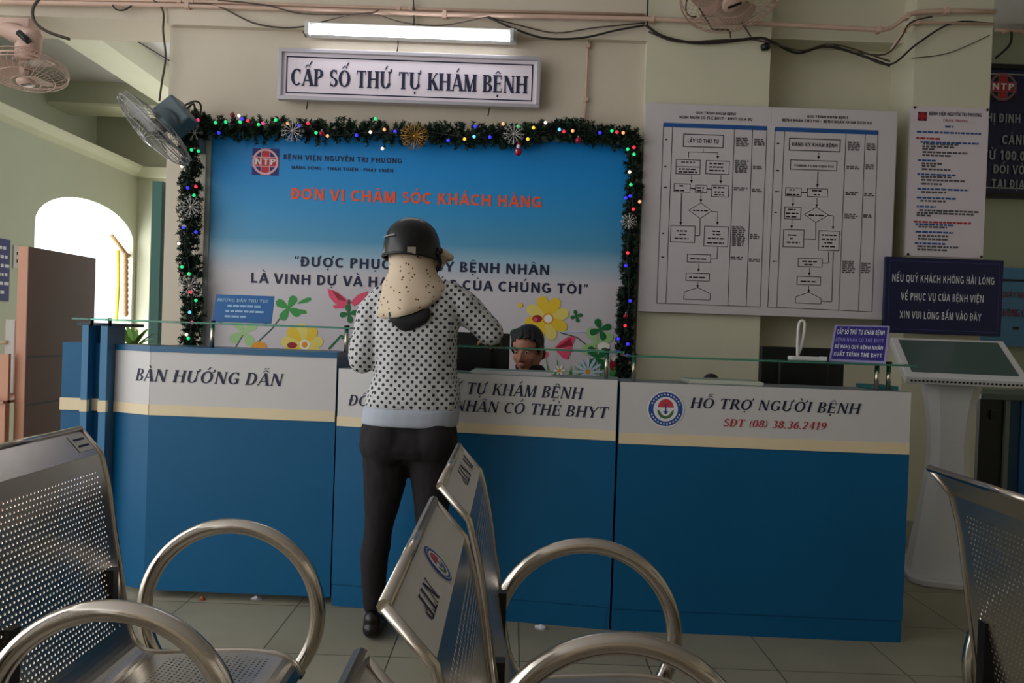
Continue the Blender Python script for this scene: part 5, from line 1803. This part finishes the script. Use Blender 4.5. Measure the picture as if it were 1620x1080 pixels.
sw = Blob()
def TR(py, xl, xr, ry, Y=2.94):
    a, b = wp(xl, py, Y), wp(xr, py, Y)
    return ((a.x + b.x) / 2, Y, (a.z + b.z) / 2), (b.x - a.x) / 2, ry
sw.loft([TR(646, 577, 728, .125), TR(632, 577, 729, .13), TR(615, 586, 728, .125), TR(590, 594, 724, .118), TR(560, 594, 722, .115), TR(530, 590, 724, .115), TR(500, 588, 730, .115, 2.95), TR(480, 592, 732, .108, 2.95), TR(462, 606, 722, .095, 2.95), TR(445, 626, 700, .07, 2.95)])
sw.chain([wp(608, 472, 2.95), wp(592, 495, 2.95), el_l, wr_l.lerp(el_l, .12)], [.055, .066, .060, .042])
sw.chain([wp(712, 468, 2.95), wp(732, 484, 2.95), el_r, wr_r.lerp(el_r, .1)], [.06, .064, .053, .038])
sweater = sw.done('sweater', M_sweat, person, .008, 5, (.016, .09), True)
hm = Blob(); hm.loft([TR(671, 573, 724, .13), TR(664, 573, 726, .134), TR(650, 575, 727, .134), TR(643, 577, 728, .128)])
o = hm.done('sweater_hem', mat('white_rib_knit', '#a6acb8', .85, var=.03), person, .007, 3)
tr_ = Blob()
tr_.loft([TR(662, 577, 722, .115), TR(675, 572, 723, .12), TR(690, 570, 724, .127, 2.93), TR(706, 569, 725, .128, 2.925), TR(720, 572, 722, .115, 2.93)])
tr_.chain([wp(611, 718, 2.93), wp(609, 760, 2.93), wp(600, 830, 2.94), wp(592, 880, 2.945), wp(591, 955, 2.955)], [.094, .083, .056, .056, .042])
tr_.chain([wp(684, 718, 2.92), wp(684, 760, 2.92), wp(682, 830, 2.91), wp(678, 880, 2.91), wp(676, 955, 2.92)], [.094, .083, .058, .056, .042])
tr_.ell(wp(612, 700, 2.87), (.085, .075, .09)).ell(wp(684, 700, 2.87), (.085, .075, .09))
tr_.ell(wp(648, 715, 2.93), (.07, .085, .05))
tr_.done('trousers', M_pants, person, .008, 5, (.008, .06))
for a_ in (ank_l, ank_r):
    sb = Blob()
    sb.chain([Vector((a_.x, a_.y - .045, .04)), Vector((a_.x + .005, a_.y + .05, .036)), Vector((a_.x + .012, a_.y + .15, .03))], [.036, .036, .028])
    sb.cone(Vector((a_.x, a_.y - .04, .075)), Vector((a_.x, a_.y - .035, .045)), .034, .036)
    sh = sb.done('shoe', mat('black_leather', '#0d0c0e', .3), person, .005, 2)
    for v_ in sh.data.vertices:
        v_.co.z = max(v_.co.z, .002)
    MB().tube(arcpts((a_.x + .025, a_.y - .045, .075), .016, 0, 360, 12), .004, 6).build('bow', M_black, sh)

# helmet
hel = MB()
HC = wp(652, 396, 2.96)
HX = Matrix.Translation(HC) @ Matrix.Rotation(math.radians(-14), 4, 'Z') @ Matrix.Rotation(math.radians(-4), 4, 'X')
seg = 40
prev = None
zs = [(-.032, 1.0), (-.02, 1.01), (0, 1.0), (.03, .975), (.06, .9), (.085, .78), (.105, .6), (.118, .4), (.125, .2), (.127, .02)]
for inner in (0, 1):
    prev = None
    k_ = .93 if inner else 1
    for z_, s_ in zs:
        ring = [HX @ Vector((.109 * s_ * k_ * math.cos(2 * PI * j / seg), .128 * s_ * k_ * math.sin(2 * PI * j / seg), z_ * (.95 if inner and z_ > 0 else 1))) for j in range(seg)]
        if prev:
            for j in range(seg): hel.face([prev[j], prev[(j + 1) % seg], ring[(j + 1) % seg], ring[j]], 0, True)
        prev = ring
hel_o = hel.build('helmet', mat('helmet_black', '#050506', .3), person)
bm_ = bmesh.new(); bm_.from_mesh(hel_o.data); bmesh.ops.remove_doubles(bm_, verts=bm_.verts, dist=1e-4); bm_.to_mesh(hel_o.data); bm_.free()
for p in hel_o.data.polygons: p.use_smooth = True
MB().tube([HX @ Vector((.109 * math.cos(2 * PI * j / seg), .128 * math.sin(2 * PI * j / seg), -.032)) for j in range(seg)], .006, 6, 0, True).build('rim', M_black, hel_o)
m = MB()
prev = None
for j in range(-6, 7):
    a = PI / 2 + j * .16
    A = HX @ Vector((.108 * math.cos(a), .127 * math.sin(a), -.005)); B = HX @ Vector((.13 * math.cos(a), .185 * math.sin(a), -.03))
    if prev: m.face([prev[0], prev[1], B, A], 0, True)
    prev = (A, B)
m.build('visor', M_black, hel_o)
m = MB()
def onhel(px, py, k=1.0):
    n = Vector((0, -1, 0))
    return at(px, py, HC.y - .128)
for (x0_, x1_, y0_, y1_) in ((650, 662, 391, 402), (612, 618, 393, 403)):
    ang_ = lambda px: math.acos(max(-1, min(1, (at(px, 396, HC.y).x - HC.x) / .109)))
    pts = []
    for px, py in ((x0_, y1_), (x1_, y1_), (x1_, y0_), (x0_, y0_)):
        a = ang_(px + 2); z_ = at(px, py, HC.y - .12).z - HC.z
        pts.append(HC + Vector((.1135 * math.cos(a), -.133 * math.sin(a), z_)))
    m.face(pts)
m.build('sticker', mat('helmet_sticker', '#8e8478', .5), hel_o)
m = MB()
for k in range(8):
    a0_, a1_ = PI + .55 + k * .1, PI + .55 + (k + 1) * .1
    m.face([HX @ Vector((.1095 * 1.0 * math.cos(a0_), .1285 * math.sin(a0_), .034)), HX @ Vector((.1095 * math.cos(a1_), .1285 * math.sin(a1_), .034)), HX @ Vector((.1085 * math.cos(a1_), .1275 * math.sin(a1_), .04)), HX @ Vector((.1085 * math.cos(a0_), .1275 * math.sin(a0_), .04))])
m.build('logo_strip', mat('helmet_grey_print', '#77777c', .5), hel_o)
st_ = MB().tube(smooth_path([HX @ Vector((.108, -.02, -.005)), wp(696, 415, 2.94), wp(690, 428, 2.95), wp(684, 432, 3.0)], 4), .009, 8).build('chin_strap', M_black, hel_o)
MB().ball(HX @ Vector((.113, .0, .0)), .014, 10).build('strap_rivet', M_dksteel, hel_o)

# scarf (neck cape), thick cloth made as one draped surface
def cape():
    bl = MB()
    rows = []
    N = 48
    C0 = wp(652, 410, 2.955)
    def ringpt(a, k):
        ca, sa = math.cos(a), math.sin(a)      # a = -90deg is the back (towards camera)
        # per-level centre, radii
        lv_ = [(652, 404, .092, .10), (652, 418, .090, .098), (654, 432, .095, .098), (656, 446, .118, .115)]
        if k < 4:
            px, py, rx, ry = lv_[k]
            c = wp(px, py, 2.955)
            return Vector((c.x + rx * ca, 2.955 + ry * sa, c.z))
        t = (k - 3) / 5
        c = wp(657, 446, 2.955)
        if sa <= 0:
            tab = [(-1, 468), (-.93, 500), (-.8, 507), (-.3, 506), (.1, 500), (.33, 493), (.6, 484), (.8, 474), (1, 452)]
        else:
            tab = [(-1, 468), (1, 452)]
        hy_ = 470
        for (u0, y0_), (u1, y1_) in zip(tab[:-1], tab[1:]):
            if u0 <= ca <= u1 + 1e-6: hy_ = y0_ + (y1_ - y0_) * (ca - u0) / (u1 - u0)
        drop = (hy_ - 446) / FPX * 2.85
        rx = .118 + .022 * math.sin(t * PI / 2) + .003 * math.sin(a * 9) * t
        ry = .115 + .045 * math.sin(t * PI / 2) + .006 * math.sin(a * 7 + 1) * t
        return Vector((c.x + rx * ca - .006 * t + .0012 * math.sin(a * 13), 2.955 + ry * sa, c.z - drop * t))
    for k in range(9):
        rows.append([ringpt(2 * PI * j / N, k) for j in range(N)])
    for k in range(8):
        for j in range(N): bl.face([rows[k][j], rows[k][(j + 1) % N], rows[k + 1][(j + 1) % N], rows[k + 1][j]], 0, True)
    return bl
sc_o = cape().build('scarf', M_scarf, person)
bm_ = bmesh.new(); bm_.from_mesh(sc_o.data); bmesh.ops.remove_doubles(bm_, verts=bm_.verts, dist=1e-4); bm_.to_mesh(sc_o.data); bm_.free()
for p in sc_o.data.polygons: p.use_smooth = True
md = sc_o.modifiers.new('cloth', 'SOLIDIFY'); md.thickness = .005; md.offset = 1
kn = Blob().ell(wp(708, 407, 3.02), (.026, .03, .018)).ell(wp(700, 402, 3.02), (.026, .03, .022)).ell(wp(694, 412, 3.03), (.03, .04, .03))
kn.done('face_mask', M_scarf, person, .005, 3)
hr = Blob().loft([((wp(648, 488, 2.83).x, 2.835, wp(648, 488, 2.83).z), .08, .02), ((wp(648, 500, 2.83).x, 2.825, wp(648, 500, 2.83).z), .08, .02), ((wp(646, 510, 2.82).x, 2.825, wp(646, 510, 2.82).z), .068, .018), ((wp(641, 523, 2.82).x, 2.828, wp(641, 523, 2.82).z), .02, .012)])
hr.done('hair', mat('dark_hair', '#0c0b10', .6), person, .006, 3)

# ---------------- seated clerk
YC = 3.92
hc2 = at(834, 556, YC) + Vector((0, 0, .01))
shc = Vector((hc2.x + .04, YC + .03, .93))
f2 = Vector((-.38, -.9, -.18))
cl = Blob()
cl.loft([((shc.x, YC + .1, .45), .16, .13), ((shc.x, YC + .08, .6), .155, .12), ((shc.x, YC + .04, .8), .17, .12), ((shc.x, YC + .03, .9), .17, .10), ((shc.x, YC + .02, .97), .10, .075)])
cl.chain([Vector((shc.x, YC + .03, .95)), hc2 + Vector((0, .01, -.05))], [.056, .055])
elL, elR = Vector((shc.x - .25, YC - .02, .76)), Vector((shc.x + .25, YC - .02, .78))
wL, wR = Vector((shc.x - .2, YC - .26, .785)), Vector((shc.x + .16, YC - .26, .785))
for sg, e_, w_ in ((-1, elL, wL), (1, elR, wR)):
    cl.chain([Vector((shc.x + sg * .17, YC + .03, .91)), e_, w_], [.05, .04, .028])
    hand(cl, w_ + Vector((0, -.01, 0)), (-sg * .2, -1, 0), (0, 0, -1), (-sg, 0, 0), 1, .15)
    cl.chain([Vector((shc.x + sg * .09, YC + .08, .5)), Vector((shc.x + sg * .11, YC - .0, .48)), Vector((shc.x + sg * .11, YC + .08, .08))], [.075, .06, .04])
    cl.chain([Vector((shc.x + sg * .11, YC + .09, .05)), Vector((shc.x + sg * .11, YC - .06, .035))], [.035, .03])
W2, X2 = face(cl, hc2, f2, (0, .1, 1), 1.0)
clerk = cl.done('person', M_skin2, None, .006, 3)
tag(clerk, 'seated man with short black hair in dark clothes behind the middle desk', 'person')
eyes(W2, X2, clerk)
hr = Blob()
hr.ell(W2(0, -.028, .04), (.081, .094, .09), X2)
for k in range(13):
    u = (k - 6) / 6
    hr.cone(W2(u * .06 + .012, .03 - .02 * u * u, .108 - .022 * u * u), W2(u * .066 - .008, .078 - .034 * u * u, .078 - .03 * u * u + .008 * math.sin(k * 2.3)), .014, .006)
for sg in (-1, 1):
    hr.ell(W2(sg * .071, .016, .022), (.010, .022, .04), X2)
    hr.ell(W2(sg * .066, -.03, -.02), (.02, .04, .04), X2)
hr.done('hair', mat('black_hair', '#08080a', .5, bump=.3, bscale=200), clerk, .005, 2)
for sg in (-1, 1):
    MB().tube([W2(sg * .012, .092, .018), W2(sg * .03, .093, .025), W2(sg * .048, .078, .019)], [.003, .004, .002], 6).build('eyebrow', M_black, clerk)
jk = Blob()
jk.loft([((shc.x, YC + .1, .47), .175, .145), ((shc.x, YC + .06, .7), .175, .14), ((shc.x, YC + .04, .86), .19, .13), ((shc.x, YC + .03, .93), .165, .105), ((shc.x - .005, YC + .02, .985), .085, .075), ((hc2.x + .01, YC + .01, 1.035), .072, .068)])
for sg, e_, w_ in ((-1, elL, wL), (1, elR, wR)):
    jk.chain([Vector((shc.x + sg * .17, YC + .03, .91)), e_, w_.lerp(e_, .1)], [.062, .052, .042])
jk.done('jacket', mat('dark_jacket', '#0b0c10', .8), clerk, .008, 3)
tt = Blob()
for sg in (-1, 1):
    tt.chain([Vector((shc.x + sg * .09, YC + .1, .5)), Vector((shc.x + sg * .11, YC - .0, .485)), Vector((shc.x + sg * .11, YC + .08, .1))], [.088, .072, .052])
tt.done('trousers', mat('dark_jacket', '#0b0c10', .8), clerk, .01, 2)
r = thing('swivel_chair', 'black swivel chair under the seated clerk, hidden by the desk', 'chair', (shc.x, YC + .12, 0))
MB().box(shc.x - .2, shc.x + .2, YC - .05, YC + .32, .36, .41).build('seat', M_black, r, .02)
MB().box(shc.x - .17, shc.x + .17, YC + .3, YC + .34, .5, .86).build('backrest', M_black, r, .015)
MB().tube([(shc.x, YC + .12, .36), (shc.x, YC + .12, .08)], .025, 10).tube([(shc.x, YC + .28, .38), (shc.x, YC + .35, .42), (shc.x, YC + .34, .55)], .015, 8).build('post', M_dksteel, r)
for k in range(5):
    a = k * 2 * PI / 5
    MB().tube([(shc.x, YC + .12, .09), (shc.x + .24 * math.cos(a), YC + .12 + .24 * math.sin(a), .05)], .014, 8).ball(Vector((shc.x + .24 * math.cos(a), YC + .12 + .24 * math.sin(a), .025)), .025).build('leg', M_black, r)
